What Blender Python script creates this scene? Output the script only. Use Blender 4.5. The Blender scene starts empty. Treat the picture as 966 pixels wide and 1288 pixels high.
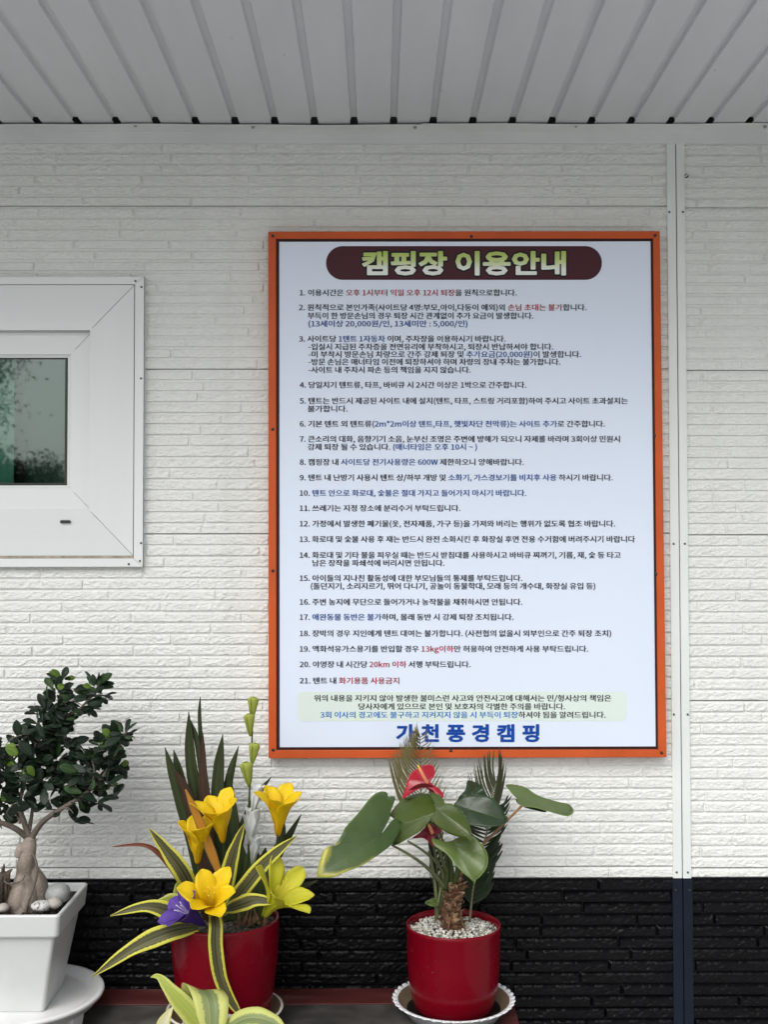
import bpy, bmesh, math, random
import numpy as np
from mathutils import Vector, Matrix, Euler
from mathutils.geometry import tessellate_polygon

R = math.radians
S = bpy.context.scene
C = S.collection
random.seed(7)

# ------------------------------------------------------------------ camera
FPX, D, ZC = 1450.0, 2.65, 1.60            # focal length in photo pixels, camera to wall, eye height
cam_data = bpy.data.cameras.new('camera')
cam = bpy.data.objects.new('camera', cam_data)
C.objects.link(cam)
cam_data.sensor_fit = 'VERTICAL'
cam_data.sensor_height = 24.0
cam_data.sensor_width = 18.0
cam_data.lens = FPX / 1288 * 24.0
cam_data.clip_start = 0.05
cam_data.clip_end = 2000
CAM = Vector((0, -D, ZC))
ROT = Matrix.Rotation(R(-0.25), 3, 'Z') @ Matrix.Rotation(R(90 + 1.74), 3, 'X') @ Matrix.Rotation(-0.0015, 3, 'Z')
cam.location = CAM
cam.rotation_euler = ROT.to_euler()
S.camera = cam

# ------------------------------------------------------------------ light
SUN_EL, SUN_AZ = 47.0, 205.0               # overcast: a broad weak sun behind the camera
w = bpy.data.worlds.new('World')
S.world = w
w.use_nodes = True
nt = w.node_tree
nt.nodes.clear()
sky = nt.nodes.new('ShaderNodeTexSky')
sky.sky_type = 'NISHITA'
sky.sun_disc = False
sky.sun_elevation = R(SUN_EL)
sky.sun_rotation = R(SUN_AZ)
sky.air_density = 1.0
sky.dust_density = 4.0
sky.ozone_density = 1.0
hsv = nt.nodes.new('ShaderNodeHueSaturation')
hsv.inputs['Saturation'].default_value = 0.30
bg = nt.nodes.new('ShaderNodeBackground')
bg.inputs['Strength'].default_value = 0.145
wo = nt.nodes.new('ShaderNodeOutputWorld')
nt.links.new(sky.outputs[0], hsv.inputs['Color'])
nt.links.new(hsv.outputs[0], bg.inputs['Color'])
nt.links.new(bg.outputs[0], wo.inputs[0])
sl = bpy.data.lights.new('sun', 'SUN')
sl.energy = 0.72
sl.angle = R(42)
sl.color = (1.0, 0.99, 0.975)
sun = bpy.data.objects.new('sun', sl)
C.objects.link(sun)
az = R(SUN_AZ)
sdir = Vector((math.sin(az) * math.cos(R(SUN_EL)), math.cos(az) * math.cos(R(SUN_EL)), math.sin(R(SUN_EL))))
sun.rotation_euler = sdir.to_track_quat('Z', 'Y').to_euler()
sun.location = (0, -6, 8)
S.view_settings.view_transform = 'Standard'
S.view_settings.look = 'None'
S.view_settings.exposure = 0.44
S.view_settings.gamma = 1.0
S.view_settings.use_curve_mapping = False


# ------------------------------------------------------------------ helpers
def P(px, py, d):
    """world point seen at photo pixel (px,py), d metres in front of the camera along Y"""
    v = ROT @ Vector(((px - 483) / FPX, -(py - 644) / FPX, -1.0))
    return CAM + v * (d / v.y)


def W(px, py, y=0.0):
    return P(px, py, D + y)


def link(o, parent=None):
    C.objects.link(o)
    if parent is not None:
        o.parent = parent
    return o


def origin(o):
    v = Vector((0, 0, 0))
    while o is not None:
        v = v + o.location
        o = o.parent
    return v


def thing(name, label, cat, loc=(0, 0, 0), group=None):
    o = bpy.data.objects.new(name, None)
    o.location = loc
    o.empty_display_size = 0.05
    C.objects.link(o)
    tag(o, label, cat, group)
    return o


def tag(o, label, cat, group=None):
    o['label'] = label
    o['category'] = cat
    if group:
        o['group'] = group
    return o


class MB:
    """collects shapes, then links them as one mesh object"""

    def __init__(self):
        self.v, self.f, self.uv, self.mi, self.sm = [], [], [], [], []

    def add(self, vs, fs, uv=None, mi=0, smooth=True):
        n = len(self.v)
        self.v += [Vector(p) for p in vs]
        self.uv += list(uv) if uv is not None else [(0, 0)] * len(vs)
        for f in fs:
            self.f.append([i + n for i in f])
            self.mi.append(mi)
            self.sm.append(smooth)

    def box(self, a, b, mi=0):
        (x0, y0, z0), (x1, y1, z1) = a, b
        x0, x1 = sorted((x0, x1)); y0, y1 = sorted((y0, y1)); z0, z1 = sorted((z0, z1))
        vs = [(x, y, z) for x in (x0, x1) for y in (y0, y1) for z in (z0, z1)]
        self.add(vs, [(0, 1, 3, 2), (4, 6, 7, 5), (0, 4, 5, 1), (2, 3, 7, 6), (0, 2, 6, 4), (1, 5, 7, 3)], mi=mi, smooth=False)

    def prism(self, pts, dv, mi=0):
        """closed polygon pts extruded along dv"""
        n = len(pts)
        dv = Vector(dv)
        pts = [Vector(p) for p in pts]
        tris = tessellate_polygon([pts])
        vs = pts + [p + dv for p in pts]
        fs = [tuple(t) for t in tris] + [tuple(i + n for i in reversed(t)) for t in tris]
        fs += [(i, (i + 1) % n, (i + 1) % n + n, i + n) for i in range(n)]
        self.add(vs, fs, mi=mi, smooth=False)

    def lathe(self, prof, cx, cy, z0=0, n=64, mi=0, scal=None):
        """profile [(r,z)] about a vertical axis"""
        vs, uv, fs = [], [], []
        m = len(prof)
        for i in range(n):
            a = 2 * math.pi * i / n
            for j, (r, z) in enumerate(prof):
                k = scal(a, j) if scal else 0
                vs.append((cx + (r + k) * math.cos(a), cy + (r + k) * math.sin(a), z0 + z))
                uv.append((i / n, j / m))
        for i in range(n):
            for j in range(m - 1):
                a, b = i * m + j, ((i + 1) % n) * m + j
                fs.append((a, b, b + 1, a + 1))
        self.add(vs, fs, uv, mi)
        if prof[0][0] < 1e-4 or prof[-1][0] < 1e-4:
            pass

    def tube(self, pts, rad, n=8, mi=0, seg=None, lump=0):
        pts = [Vector(p) for p in pts]
        if seg:
            pts, rad = spline(pts, rad, seg)
        elif not isinstance(rad, (list, tuple)):
            rad = [rad] * len(pts)
        ref = Vector((0.31, -0.87, 0.2)).normalized()
        vs, fs, uv = [], [], []
        m = len(pts)
        for i, p in enumerate(pts):
            t = (pts[min(i + 1, m - 1)] - pts[max(i - 1, 0)]).normalized()
            u = t.cross(ref)
            if u.length < 1e-3:
                u = t.cross(Vector((1, 0, 0)))
            u.normalize()
            v = t.cross(u)
            for k in range(n):
                a = 2 * math.pi * k / n
                rr = rad[i] * (1 + (random.uniform(-lump, lump) if lump else 0))
                vs.append(p + (u * math.cos(a) + v * math.sin(a)) * rr)
                uv.append((k / n, i / max(1, m - 1)))
        for i in range(m - 1):
            for k in range(n):
                a, b = i * n + k, i * n + (k + 1) % n
                fs.append((a, b, b + n, a + n))
        fs.append(tuple(reversed(range(n))))
        fs.append(tuple((m - 1) * n + k for k in range(n)))
        self.add(vs, fs, uv, mi)

    def ribbon(self, pts, wid, nrm, fold=0.15, seg=22, nc=7, mi=0, wave=0.0, cross=None, arch=0.0):
        """a leaf blade: centre line pts, half widths, facing normal; UV u across -1..1, v along"""
        pts, wid = spline([Vector(p) for p in pts], wid, seg)
        m = len(pts)
        vs, fs, uv = [], [], []
        ph = random.uniform(0, 6)
        for i, p in enumerate(pts):
            t = (pts[min(i + 1, m - 1)] - pts[max(i - 1, 0)]).normalized()
            nn = nrm(i / (m - 1)) if callable(nrm) else Vector(nrm)
            c = cross(i / (m - 1)) if cross else t.cross(nn)
            c = c.normalized()
            n2 = c.cross(t).normalized()
            for k in range(nc):
                u = -1 + 2 * k / (nc - 1)
                off = fold * wid[i] * (abs(u) - 0.5) + arch * wid[i] * u * u
                off += wave * wid[i] * math.sin(ph + i * 0.55) * u
                vs.append(p + c * (u * wid[i]) + n2 * off)
                uv.append((u, i / (m - 1)))
        for i in range(m - 1):
            for k in range(nc - 1):
                a = i * nc + k
                fs.append((a, a + 1, a + nc + 1, a + nc))
        self.add(vs, fs, uv, mi)

    def build(self, name, mats, parent=None, solid=0.0, bevel=0.0, recalc=True):
        me = bpy.data.meshes.new(name)
        o0 = origin(parent) if parent is not None else Vector((0, 0, 0))
        me.from_pydata([tuple(p - o0) for p in self.v], [], self.f)
        if not isinstance(mats, (list, tuple)):
            mats = [mats]
        for m in mats:
            me.materials.append(m)
        me.polygons.foreach_set('material_index', self.mi)
        me.polygons.foreach_set('use_smooth', self.sm)
        ul = me.uv_layers.new(name='UVMap')
        li = np.empty(len(me.loops), dtype=np.int32)
        me.loops.foreach_get('vertex_index', li)
        ul.data.foreach_set('uv', np.array(self.uv, dtype=np.float32)[li].ravel())
        if recalc:
            bm = bmesh.new(); bm.from_mesh(me)
            bmesh.ops.recalc_face_normals(bm, faces=bm.faces)
            bm.to_mesh(me); bm.free()
        me.update()
        o = bpy.data.objects.new(name, me)
        link(o, parent)
        if bevel:
            b = o.modifiers.new('bevel', 'BEVEL'); b.width = bevel; b.segments = 2; b.limit_method = 'ANGLE'; b.angle_limit = R(40)
            b.harden_normals = False
        if solid:
            b = o.modifiers.new('solid', 'SOLIDIFY'); b.thickness = solid; b.offset = 0
        return o


def spline(pts, rad, seg):
    """Catmull-Rom through pts, with the radii carried along"""
    n = len(pts)
    if not isinstance(rad, (list, tuple)):
        rad = [rad] * n
    if len(rad) != n:                       # spread the radii along the length
        rad = [float(np.interp(i / (n - 1), np.linspace(0, 1, len(rad)), rad)) for i in range(n)] if n >= len(rad) else rad
    m = len(rad)
    op, orr = [], []
    for s in range(seg + 1):
        t = s / seg * (n - 1)
        i = min(int(t), n - 2); f = t - i
        p0, p1, p2, p3 = pts[max(i - 1, 0)], pts[i], pts[i + 1], pts[min(i + 2, n - 1)]
        op.append(0.5 * ((2 * p1) + (p2 - p0) * f + (2 * p0 - 5 * p1 + 4 * p2 - p3) * f * f + (3 * p1 - p0 - 3 * p2 + p3) * f ** 3))
        tr = s / seg * (m - 1)
        j = min(int(tr), m - 2); g = tr - j
        g = g * g * (3 - 2 * g) * 0.5 + g * 0.5
        orr.append(rad[j] * (1 - g) + rad[j + 1] * g)
    return op, orr


# ------------------------------------------------------------------ materials
class NT:
    def __init__(self, name):
        self.m = bpy.data.materials.new(name)
        self.m.use_nodes = True
        self.t = self.m.node_tree
        self.bs = self.t.nodes['Principled BSDF']
        self.out = self.t.nodes['Material Output']

    def n(self, typ, **kw):
        nd = self.t.nodes.new('ShaderNode' + typ)
        for k, v in kw.items():
            setattr(nd, k, v)
        return nd

    def l(self, a, b):
        self.t.links.new(a, b)

    def coord(self, scale=(1, 1, 1), rot=(0, 0, 0), uv=False):
        tc = self.n('TexCoord')
        mp = self.n('Mapping')
        mp.inputs['Scale'].default_value = scale
        mp.inputs['Rotation'].default_value = rot
        self.l(tc.outputs['UV' if uv else 'Object'], mp.inputs[0])
        return mp.outputs[0]

    def noise(self, scale=10, detail=4, co=None, rough=0.55):
        nd = self.n('TexNoise')
        nd.inputs['Scale'].default_value = scale
        nd.inputs['Detail'].default_value = detail
        nd.inputs['Roughness'].default_value = rough
        self.l(co if co is not None else self.coord(), nd.inputs['Vector'])
        return nd.outputs['Fac']

    def ramp(self, fac, stops, interp='LINEAR'):
        nd = self.n('ValToRGB')
        nd.color_ramp.interpolation = interp
        while len(nd.color_ramp.elements) < len(stops):
            nd.color_ramp.elements.new(0.5)
        for e, (p, c) in zip(nd.color_ramp.elements, stops):
            e.position = p
            e.color = (*c, 1) if len(c) == 3 else c
        self.l(fac, nd.inputs[0])
        return nd.outputs[0]

    def mix(self, fac, a, b, blend='MIX'):
        nd = self.n('MixRGB', blend_type=blend)
        for s, x in zip((0, 1, 2), (fac, a, b)):
            if isinstance(x, (int, float)):
                nd.inputs[s].default_value = x
            elif isinstance(x, tuple):
                nd.inputs[s].default_value = (*x, 1)
            else:
                self.l(x, nd.inputs[s])
        return nd.outputs[0]

    def math(self, op, a, b=0.0):
        nd = self.n('Math', operation=op)
        for s, x in zip((0, 1), (a, b)):
            if isinstance(x, (int, float)):
                nd.inputs[s].default_value = x
            else:
                self.l(x, nd.inputs[s])
        return nd.outputs[0]

    def bump(self, h, strength=0.3, dist=0.002):
        nd = self.n('Bump')
        nd.inputs['Strength'].default_value = strength
        nd.inputs['Distance'].default_value = dist
        self.l(h, nd.inputs['Height'])
        self.l(nd.outputs[0], self.bs.inputs['Normal'])

    def uvs(self):
        tc = self.n('TexCoord')
        sp = self.n('SeparateXYZ')
        self.l(tc.outputs['UV'], sp.inputs[0])
        return sp.outputs[0], sp.outputs[1]

    def set(self, col=None, rough=None, spec=None, coat=None, metal=None):
        b = self.bs
        if col is not None:
            if isinstance(col, tuple):
                b.inputs['Base Color'].default_value = (*col, 1)
            else:
                self.l(col, b.inputs['Base Color'])
        if rough is not None:
            if isinstance(rough, (int, float)):
                b.inputs['Roughness'].default_value = rough
            else:
                self.l(rough, b.inputs['Roughness'])
        if spec is not None:
            b.inputs['Specular IOR Level'].default_value = spec
        if coat is not None:
            b.inputs['Coat Weight'].default_value = coat
            b.inputs['Coat Roughness'].default_value = 0.06
        if metal is not None:
            b.inputs['Metallic'].default_value = metal
        return self

    def translucent(self, col, fac):
        tr = self.n('BsdfTranslucent')
        if isinstance(col, tuple):
            tr.inputs[0].default_value = (*col, 1)
        else:
            self.l(col, tr.inputs[0])
        mx = self.n('MixShader')
        mx.inputs[0].default_value = fac
        self.l(self.bs.outputs[0], mx.inputs[1])
        self.l(tr.outputs[0], mx.inputs[2])
        self.l(mx.outputs[0], self.out.inputs[0])
        return self


def plain(name, col, rough=0.5, var=0.12, scale=8, bump=0.0, bscale=60, coat=None, metal=None, spec=None):
    k = NT(name)
    lo = tuple(c * (1 - var) for c in col)
    hi = tuple(min(1, c * (1 + var)) for c in col)
    c = k.ramp(k.noise(scale, 5), [(0.3, lo), (0.7, hi)])
    k.set(c, rough, spec, coat, metal)
    if bump:
        k.bump(k.noise(bscale, 4), bump, 0.001)
    return k.m


def wall_white():
    k = NT('white_siding_paint')
    a = k.noise(2.2, 5, k.coord((1, 1, 0.35)))
    c = k.ramp(a, [(0.3, (0.665, 0.68, 0.65)), (0.7, (0.715, 0.727, 0.70))])
    sk = k.noise(16, 5, k.coord((1, 1, 0.06)))
    c = k.mix(k.math('MULTIPLY', k.ramp(sk, [(0.52, (0, 0, 0)), (0.75, (1, 1, 1))]), 0.22), c, (0.52, 0.52, 0.48))
    d = k.noise(70, 5, k.coord((1, 1, 1.6)))
    c = k.mix(k.math('MULTIPLY', k.ramp(d, [(0.55, (0, 0, 0)), (0.8, (1, 1, 1))]), 0.25), c, (0.5, 0.49, 0.46))
    k.set(c, 0.5, 0.35)
    k.bump(k.math('ADD', k.noise(260, 4), k.math('MULTIPLY', k.noise(115, 3, k.coord((1, 1, 1.5), (0, 0.6, 0))), 2.4)), 0.8, 0.0018)
    return k.m


def wall_black():
    k = NT('black_siding_paint')
    a = k.noise(30, 6)
    c = k.ramp(a, [(0.35, (0.0025, 0.0026, 0.0033)), (0.75, (0.0048, 0.005, 0.006))])
    sp = k.noise(330, 2)
    c = k.mix(k.ramp(sp, [(0.755, (0, 0, 0)), (0.78, (0.8, 0.8, 0.8))]), c, (0.16, 0.16, 0.16))
    k.set(c, k.ramp(k.noise(40, 4), [(0.3, (0.22,) * 3), (0.7, (0.34,) * 3)]), 0.13)
    k.bump(k.noise(230, 5), 0.4, 0.0016)
    return k.m


def wood_grain_white(name, col, vertical=True):
    k = NT(name)
    n = k.noise(30, 5, k.coord((1, 1, 0.03) if vertical else (0.03, 1, 1)))
    k.set(k.ramp(n, [(0.3, tuple(c * 0.97 for c in col)), (0.7, col)]), 0.42)
    k.bump(n, 0.12, 0.0008)
    return k.m


M = {}
M['white_wall'] = wall_white()
M['black_wall'] = wall_black()
M['strip'] = plain('pale_painted_metal', (0.66, 0.70, 0.68), 0.36, 0.04, 5)
M['dark_strip'] = plain('navy_painted_metal', (0.010, 0.014, 0.024), 0.38, 0.15, 9, spec=0.08)
M['eave'] = plain('grey_eave_metal', (0.61, 0.635, 0.63), 0.40, 0.06, 4)


def soffit_mat():
    k = NT('soffit_paint')
    a = k.noise(3, 5, k.coord((2.5, 0.5, 1)))
    c = k.ramp(a, [(0.3, (0.53, 0.55, 0.565)), (0.7, (0.59, 0.61, 0.63))])
    s = k.noise(55, 2)
    c = k.mix(k.ramp(s, [(0.775, (0, 0, 0)), (0.79, (0.7, 0.7, 0.7))]), c, (0.05, 0.05, 0.05))
    k.set(c, k.ramp(k.noise(6, 4), [(0.3, (0.42,) * 3), (0.7, (0.55,) * 3)]), 0.4)
    k.bump(k.noise(3.5, 3, k.coord((2.2, 0.8, 1))), 0.35, 0.012)
    return k.m


M['soffit'] = soffit_mat()
M['void'] = plain('roof_void', (0.01, 0.01, 0.01), 0.9)
M['pvc'] = wood_grain_white('white_grained_pvc', (0.66, 0.69, 0.685), True)
M['pvc_h'] = wood_grain_white('white_grained_pvc_level', (0.66, 0.69, 0.685), False)
M['caulk'] = plain('old_caulk', (0.33, 0.28, 0.22), 0.7, 0.3, 60)
M['gasket'] = plain('black_rubber', (0.012, 0.012, 0.013), 0.5)
M['screw'] = plain('screw_steel', (0.30, 0.29, 0.27), 0.4, 0.25, 300, metal=0.7)
M['rust_screw'] = plain('dull_screw', (0.10, 0.10, 0.095), 0.5, 0.3, 300, metal=0.4)
M['orange'] = plain('orange_powder_coat', (0.49, 0.084, 0.020), 0.42, 0.12, 7, bump=0.05, bscale=500, spec=0.2)
M['maroon'] = plain('maroon_print', (0.058, 0.015, 0.021), 0.35, 0.03, spec=0.14)
M['brown_edge'] = plain('brown_edge_print', (0.035, 0.012, 0.012), 0.45, 0.1, spec=0.14)
M['sheet'] = plain('bluish_white_sheet', (0.625, 0.695, 0.81), 0.33, 0.012, 3)
M['note'] = plain('pale_green_print', (0.60, 0.69, 0.64), 0.33, 0.02, spec=0.14)
M['ink_black'] = plain('black_print', (0.010, 0.010, 0.016), 0.35, 0.02, spec=0.14)
M['ink_red'] = plain('red_print', (0.33, 0.018, 0.022), 0.35, 0.02, spec=0.14)
M['ink_blue'] = plain('blue_print', (0.012, 0.058, 0.235), 0.35, 0.02, spec=0.14)
M['ink_sky'] = plain('sky_blue_print', (0.02, 0.16, 0.46), 0.35, 0.02, spec=0.14)
M['ink_navy'] = plain('navy_print', (0.006, 0.055, 0.30), 0.35, 0.02, spec=0.14)


def title_mat(z0, z1):
    k = NT('lime_to_white_print')
    tc = k.n('TexCoord')
    sp = k.n('SeparateXYZ')
    k.l(tc.outputs['Object'], sp.inputs[0])
    mr = k.n('MapRange')
    mr.inputs[1].default_value = z0
    mr.inputs[2].default_value = z1
    k.l(sp.outputs[2], mr.inputs[0])
    k.set(k.ramp(mr.outputs[0], [(0.12, (0.72, 0.76, 0.70)), (0.45, (0.46, 0.56, 0.20)), (0.9, (0.30, 0.40, 0.025))]), 0.35)
    return k.m


def glaze(name, col):
    k = NT(name)
    c = k.ramp(k.noise(5, 4), [(0.3, tuple(x * 0.88 for x in col)), (0.7, col)])
    sp = k.noise(210, 2)
    c = k.mix(k.math('MULTIPLY', k.ramp(sp, [(0.70, (0, 0, 0)), (0.76, (0.5, 0.5, 0.5))]), k.ramp(k.noise(9, 3), [(0.45, (0, 0, 0)), (0.7, (1, 1, 1))])), c, (0.32, 0.20, 0.19))
    k.set(c, k.ramp(k.noise(13, 5), [(0.35, (0.2,) * 3), (0.7, (0.38,) * 3)]), 0.10, 0.14)
    k.bump(k.noise(25, 2), 0.04, 0.002)
    return k.m


M['red_glaze'] = glaze('red_glaze', (0.155, 0.0013, 0.0080))


def dirty_white(name, col, dirt, amt=0.5, rough=0.4):
    k = NT(name)
    a = k.noise(7, 7)
    c = k.mix(k.math('MULTIPLY', k.ramp(a, [(0.48, (0, 0, 0)), (0.8, (1, 1, 1))]), amt), col, dirt)
    sp = k.noise(160, 2)
    c = k.mix(k.ramp(sp, [(0.765, (0, 0, 0)), (0.785, (0.5, 0.5, 0.5))]), c, (0.12, 0.11, 0.09))
    k.set(c, rough)
    k.bump(k.noise(90, 4), 0.08, 0.001)
    return k.m


M['planter'] = dirty_white('weathered_white_planter', (0.58, 0.60, 0.59), (0.38, 0.38, 0.34), 0.35, 0.38)
M['stand'] = dirty_white('white_plastic_stand', (0.74, 0.75, 0.75), (0.45, 0.43, 0.38), 0.25, 0.32)
M['saucer_w'] = dirty_white('white_ceramic_saucer', (0.72, 0.74, 0.77), (0.40, 0.33, 0.25), 0.25, 0.25)
M['saucer_c'] = dirty_white('cream_ceramic_saucer', (0.62, 0.58, 0.50), (0.30, 0.22, 0.14), 0.5, 0.25)
M['saucer_in'] = dirty_white('stained_saucer_inside', (0.20, 0.15, 0.10), (0.05, 0.035, 0.02), 0.8, 0.4)
M['wet'] = plain('wet_dirt', (0.008, 0.007, 0.006), 0.3, 0.4, 30, bump=0.3)


def table_red():
    k = NT('worn_dark_red_lacquer')
    a = k.noise(9, 8, k.coord((0.5, 2, 2)))
    c = k.ramp(a, [(0.3, (0.060, 0.013, 0.013)), (0.55, (0.095, 0.021, 0.020)), (0.78, (0.15, 0.085, 0.075))])
    k.set(c, k.ramp(a, [(0.3, (0.35,) * 3), (0.7, (0.6,) * 3)]))
    k.bump(k.noise(120, 4), 0.1, 0.001)
    return k.m


def table_black():
    k = NT('dusty_black_tabletop')
    a = k.noise(11, 9)
    c = k.ramp(a, [(0.35, (0.035, 0.034, 0.031)), (0.55, (0.062, 0.059, 0.053)), (0.75, (0.13, 0.125, 0.11))])
    b = k.noise(140, 3)
    c = k.mix(k.ramp(b, [(0.66, (0, 0, 0)), (0.74, (0.5, 0.5, 0.5))]), c, (0.17, 0.165, 0.15))
    k.set(c, k.ramp(a, [(0.3, (0.3,) * 3), (0.7, (0.65,) * 3)]))
    return k.m


M['table_red'] = table_red()
M['table_black'] = table_black()


def leaf_mat(name, core, edge, e0=0.6, e1=0.75, rough=0.42, streak=None, trans=0.15, mid=None):
    """blade coloured across its width: core, then a margin of the edge colour"""
    k = NT(name)
    u, v = k.uvs()
    au = k.math('ABSOLUTE', u)
    wob = k.noise(5, 3, k.coord((0.6, 9, 1), uv=True))
    au2 = k.math('ADD', au, k.math('MULTIPLY', k.math('SUBTRACT', wob, 0.5), 0.28))
    st = k.noise(4.2, 4, k.coord((1.3, 0.16, 1), uv=True), 0.6)
    cc = k.ramp(st, [(0.40, core), (0.60, streak if streak else tuple(x * 1.5 for x in core))])
    c = k.mix(k.ramp(au2, [(e0, (0, 0, 0)), (e1, (1, 1, 1))]), cc, edge)
    if mid:
        c = k.mix(k.ramp(au, [(0.05, (1, 1, 1)), (0.13, (0, 0, 0))]), c, mid)
    k.set(c, rough, 0.22)
    k.bump(k.noise(9, 2, k.coord((3, 0.3, 1), uv=True)), 0.35, 0.0012)
    if trans:
        k.translucent(c, trans)
    return k.m


M['var'] = leaf_mat('yellow_edged_leaf', (0.042, 0.046, 0.018), (0.58, 0.56, 0.075), 0.60, 0.70, 0.42, (0.135, 0.125, 0.06))
M['lime'] = leaf_mat('lime_striped_leaf', (0.15, 0.20, 0.085), (0.53, 0.55, 0.17), 0.42, 0.52, 0.4, (0.27, 0.32, 0.13), 0.2)
M['limeplain'] = leaf_mat('lime_leaf', (0.33, 0.40, 0.075), (0.52, 0.55, 0.15), 0.5, 0.7, 0.4, (0.42, 0.47, 0.10), 0.2)
M['cream'] = leaf_mat('cream_leaf', (0.58, 0.55, 0.30), (0.50, 0.50, 0.17), 0.6, 0.8, 0.4, (0.62, 0.6, 0.4), 0.2)
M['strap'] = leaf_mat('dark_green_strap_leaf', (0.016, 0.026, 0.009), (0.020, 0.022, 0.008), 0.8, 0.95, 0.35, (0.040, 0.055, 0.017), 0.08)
M['strap_red'] = leaf_mat('burgundy_strap_leaf', (0.030, 0.016, 0.010), (0.05, 0.02, 0.012), 0.8, 0.95, 0.35, (0.055, 0.03, 0.018), 0.08)
M['strap_orange'] = leaf_mat('orange_dying_leaf', (0.42, 0.17, 0.025), (0.20, 0.15, 0.03), 0.7, 0.95, 0.4, (0.50, 0.24, 0.04), 0.15)
M['strap_brown'] = leaf_mat('brown_dry_leaf', (0.12, 0.035, 0.02), (0.17, 0.06, 0.03), 0.7, 0.95, 0.5, (0.18, 0.06, 0.035), 0.1)
M['green_blade'] = leaf_mat('mid_green_blade', (0.030, 0.050, 0.014), (0.045, 0.06, 0.018), 0.8, 0.95, 0.38, (0.06, 0.085, 0.025), 0.12)
M['frond_green'] = leaf_mat('dark_frond', (0.010, 0.020, 0.009), (0.014, 0.022, 0.010), 0.8, 0.95, 0.35, (0.022, 0.034, 0.015), 0.05)
M['frond_mid'] = leaf_mat('grey_green_frond', (0.035, 0.045, 0.022), (0.04, 0.045, 0.022), 0.8, 0.95, 0.4, (0.065, 0.07, 0.035), 0.05)
M['frond_olive'] = leaf_mat('olive_dry_frond', (0.11, 0.105, 0.040), (0.12, 0.10, 0.04), 0.8, 0.95, 0.45, (0.17, 0.15, 0.065), 0.05)


def broad_mat(name, g0, g1, yel=(0.42, 0.38, 0.03), rough=0.28):
    """broad leaf: UV x = 0 centre .. 1 edge, UV y = how far it has yellowed"""
    k = NT(name)
    u, v = k.uvs()
    c = k.ramp(k.noise(9, 5), [(0.3, g0), (0.7, g1)])
    n = k.noise(16, 5)
    f = k.math('ADD', v, k.math('MULTIPLY', k.math('SUBTRACT', n, 0.5), 1.1))
    c = k.mix(k.ramp(f, [(0.42, (0, 0, 0)), (0.85, (1, 1, 1))]), c, yel)
    sp = k.noise(55, 2)
    c = k.mix(k.math('MULTIPLY', k.ramp(sp, [(0.70, (0, 0, 0)), (0.73, (1, 1, 1))]), k.ramp(v, [(0.6, (0, 0, 0)), (0.85, (1, 1, 1))])), c, (0.05, 0.03, 0.01))
    c = k.mix(k.ramp(u, [(0.955, (0, 0, 0)), (0.99, (0.6, 0.6, 0.6))]), c, tuple(min(1, x * 2.2) for x in g1))
    sp2 = k.noise(240, 2)
    c = k.mix(k.ramp(sp2, [(0.73, (0, 0, 0)), (0.78, (0.35, 0.35, 0.35))]), c, (0.35, 0.36, 0.30))
    k.set(c, k.ramp(k.noise(14, 4), [(0.3, (rough,) * 3), (0.7, (rough + 0.16,) * 3)]), 0.45)
    k.bump(k.noise(38, 5), 0.45, 0.003)
    k.translucent(c, 0.10)
    return k.m


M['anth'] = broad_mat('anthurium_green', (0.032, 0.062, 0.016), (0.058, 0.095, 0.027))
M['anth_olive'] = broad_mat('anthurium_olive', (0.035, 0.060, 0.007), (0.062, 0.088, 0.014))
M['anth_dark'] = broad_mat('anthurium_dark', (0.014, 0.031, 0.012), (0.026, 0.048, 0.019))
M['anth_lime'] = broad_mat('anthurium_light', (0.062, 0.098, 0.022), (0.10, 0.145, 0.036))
M['vein'] = plain('pale_leaf_vein', (0.075, 0.105, 0.04), 0.45)
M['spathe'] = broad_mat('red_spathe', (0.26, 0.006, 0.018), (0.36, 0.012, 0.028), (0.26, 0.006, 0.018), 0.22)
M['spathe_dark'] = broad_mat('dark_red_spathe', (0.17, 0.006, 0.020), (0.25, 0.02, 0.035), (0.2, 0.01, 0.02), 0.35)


def spadix_mat():
    k = NT('spadix_yellow_pink')
    u, v = k.uvs()
    k.set(k.ramp(v, [(0.0, (0.62, 0.20, 0.11)), (0.65, (0.72, 0.27, 0.12)), (0.95, (0.78, 0.50, 0.06))]), 0.5)
    k.bump(k.noise(900, 2), 0.5, 0.0005)
    return k.m


M['spadix'] = spadix_mat()
M['petiole'] = plain('green_petiole', (0.10, 0.115, 0.045), 0.42, 0.2, 20)
M['petiole_brown'] = plain('brown_petiole', (0.25, 0.135, 0.055), 0.45, 0.2, 25)
M['bark_peel'] = plain('peeling_brown_bark', (0.125, 0.060, 0.030), 0.75, 0.75, 60, bump=0.8, bscale=120)
M['bark_pale'] = plain('pale_bark_flake', (0.30, 0.19, 0.11), 0.75, 0.35, 60, bump=0.4)


def petal(name, base, tip, deep, trans=0.3):
    k = NT(name)
    u, v = k.uvs()
    c = k.ramp(v, [(0.0, deep), (0.42, base), (1.0, tip)])
    st = k.noise(6, 3, k.coord((2, 0.35, 1), uv=True))
    c = k.mix(k.ramp(st, [(0.35, (0.35,) * 3), (0.65, (0, 0, 0))]), c, deep)
    k.set(c, 0.55)
    k.bump(k.noise(6, 4, k.coord((2.6, 0.7, 1), uv=True)), 0.7, 0.002)
    k.translucent(c, trans)
    return k.m


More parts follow.
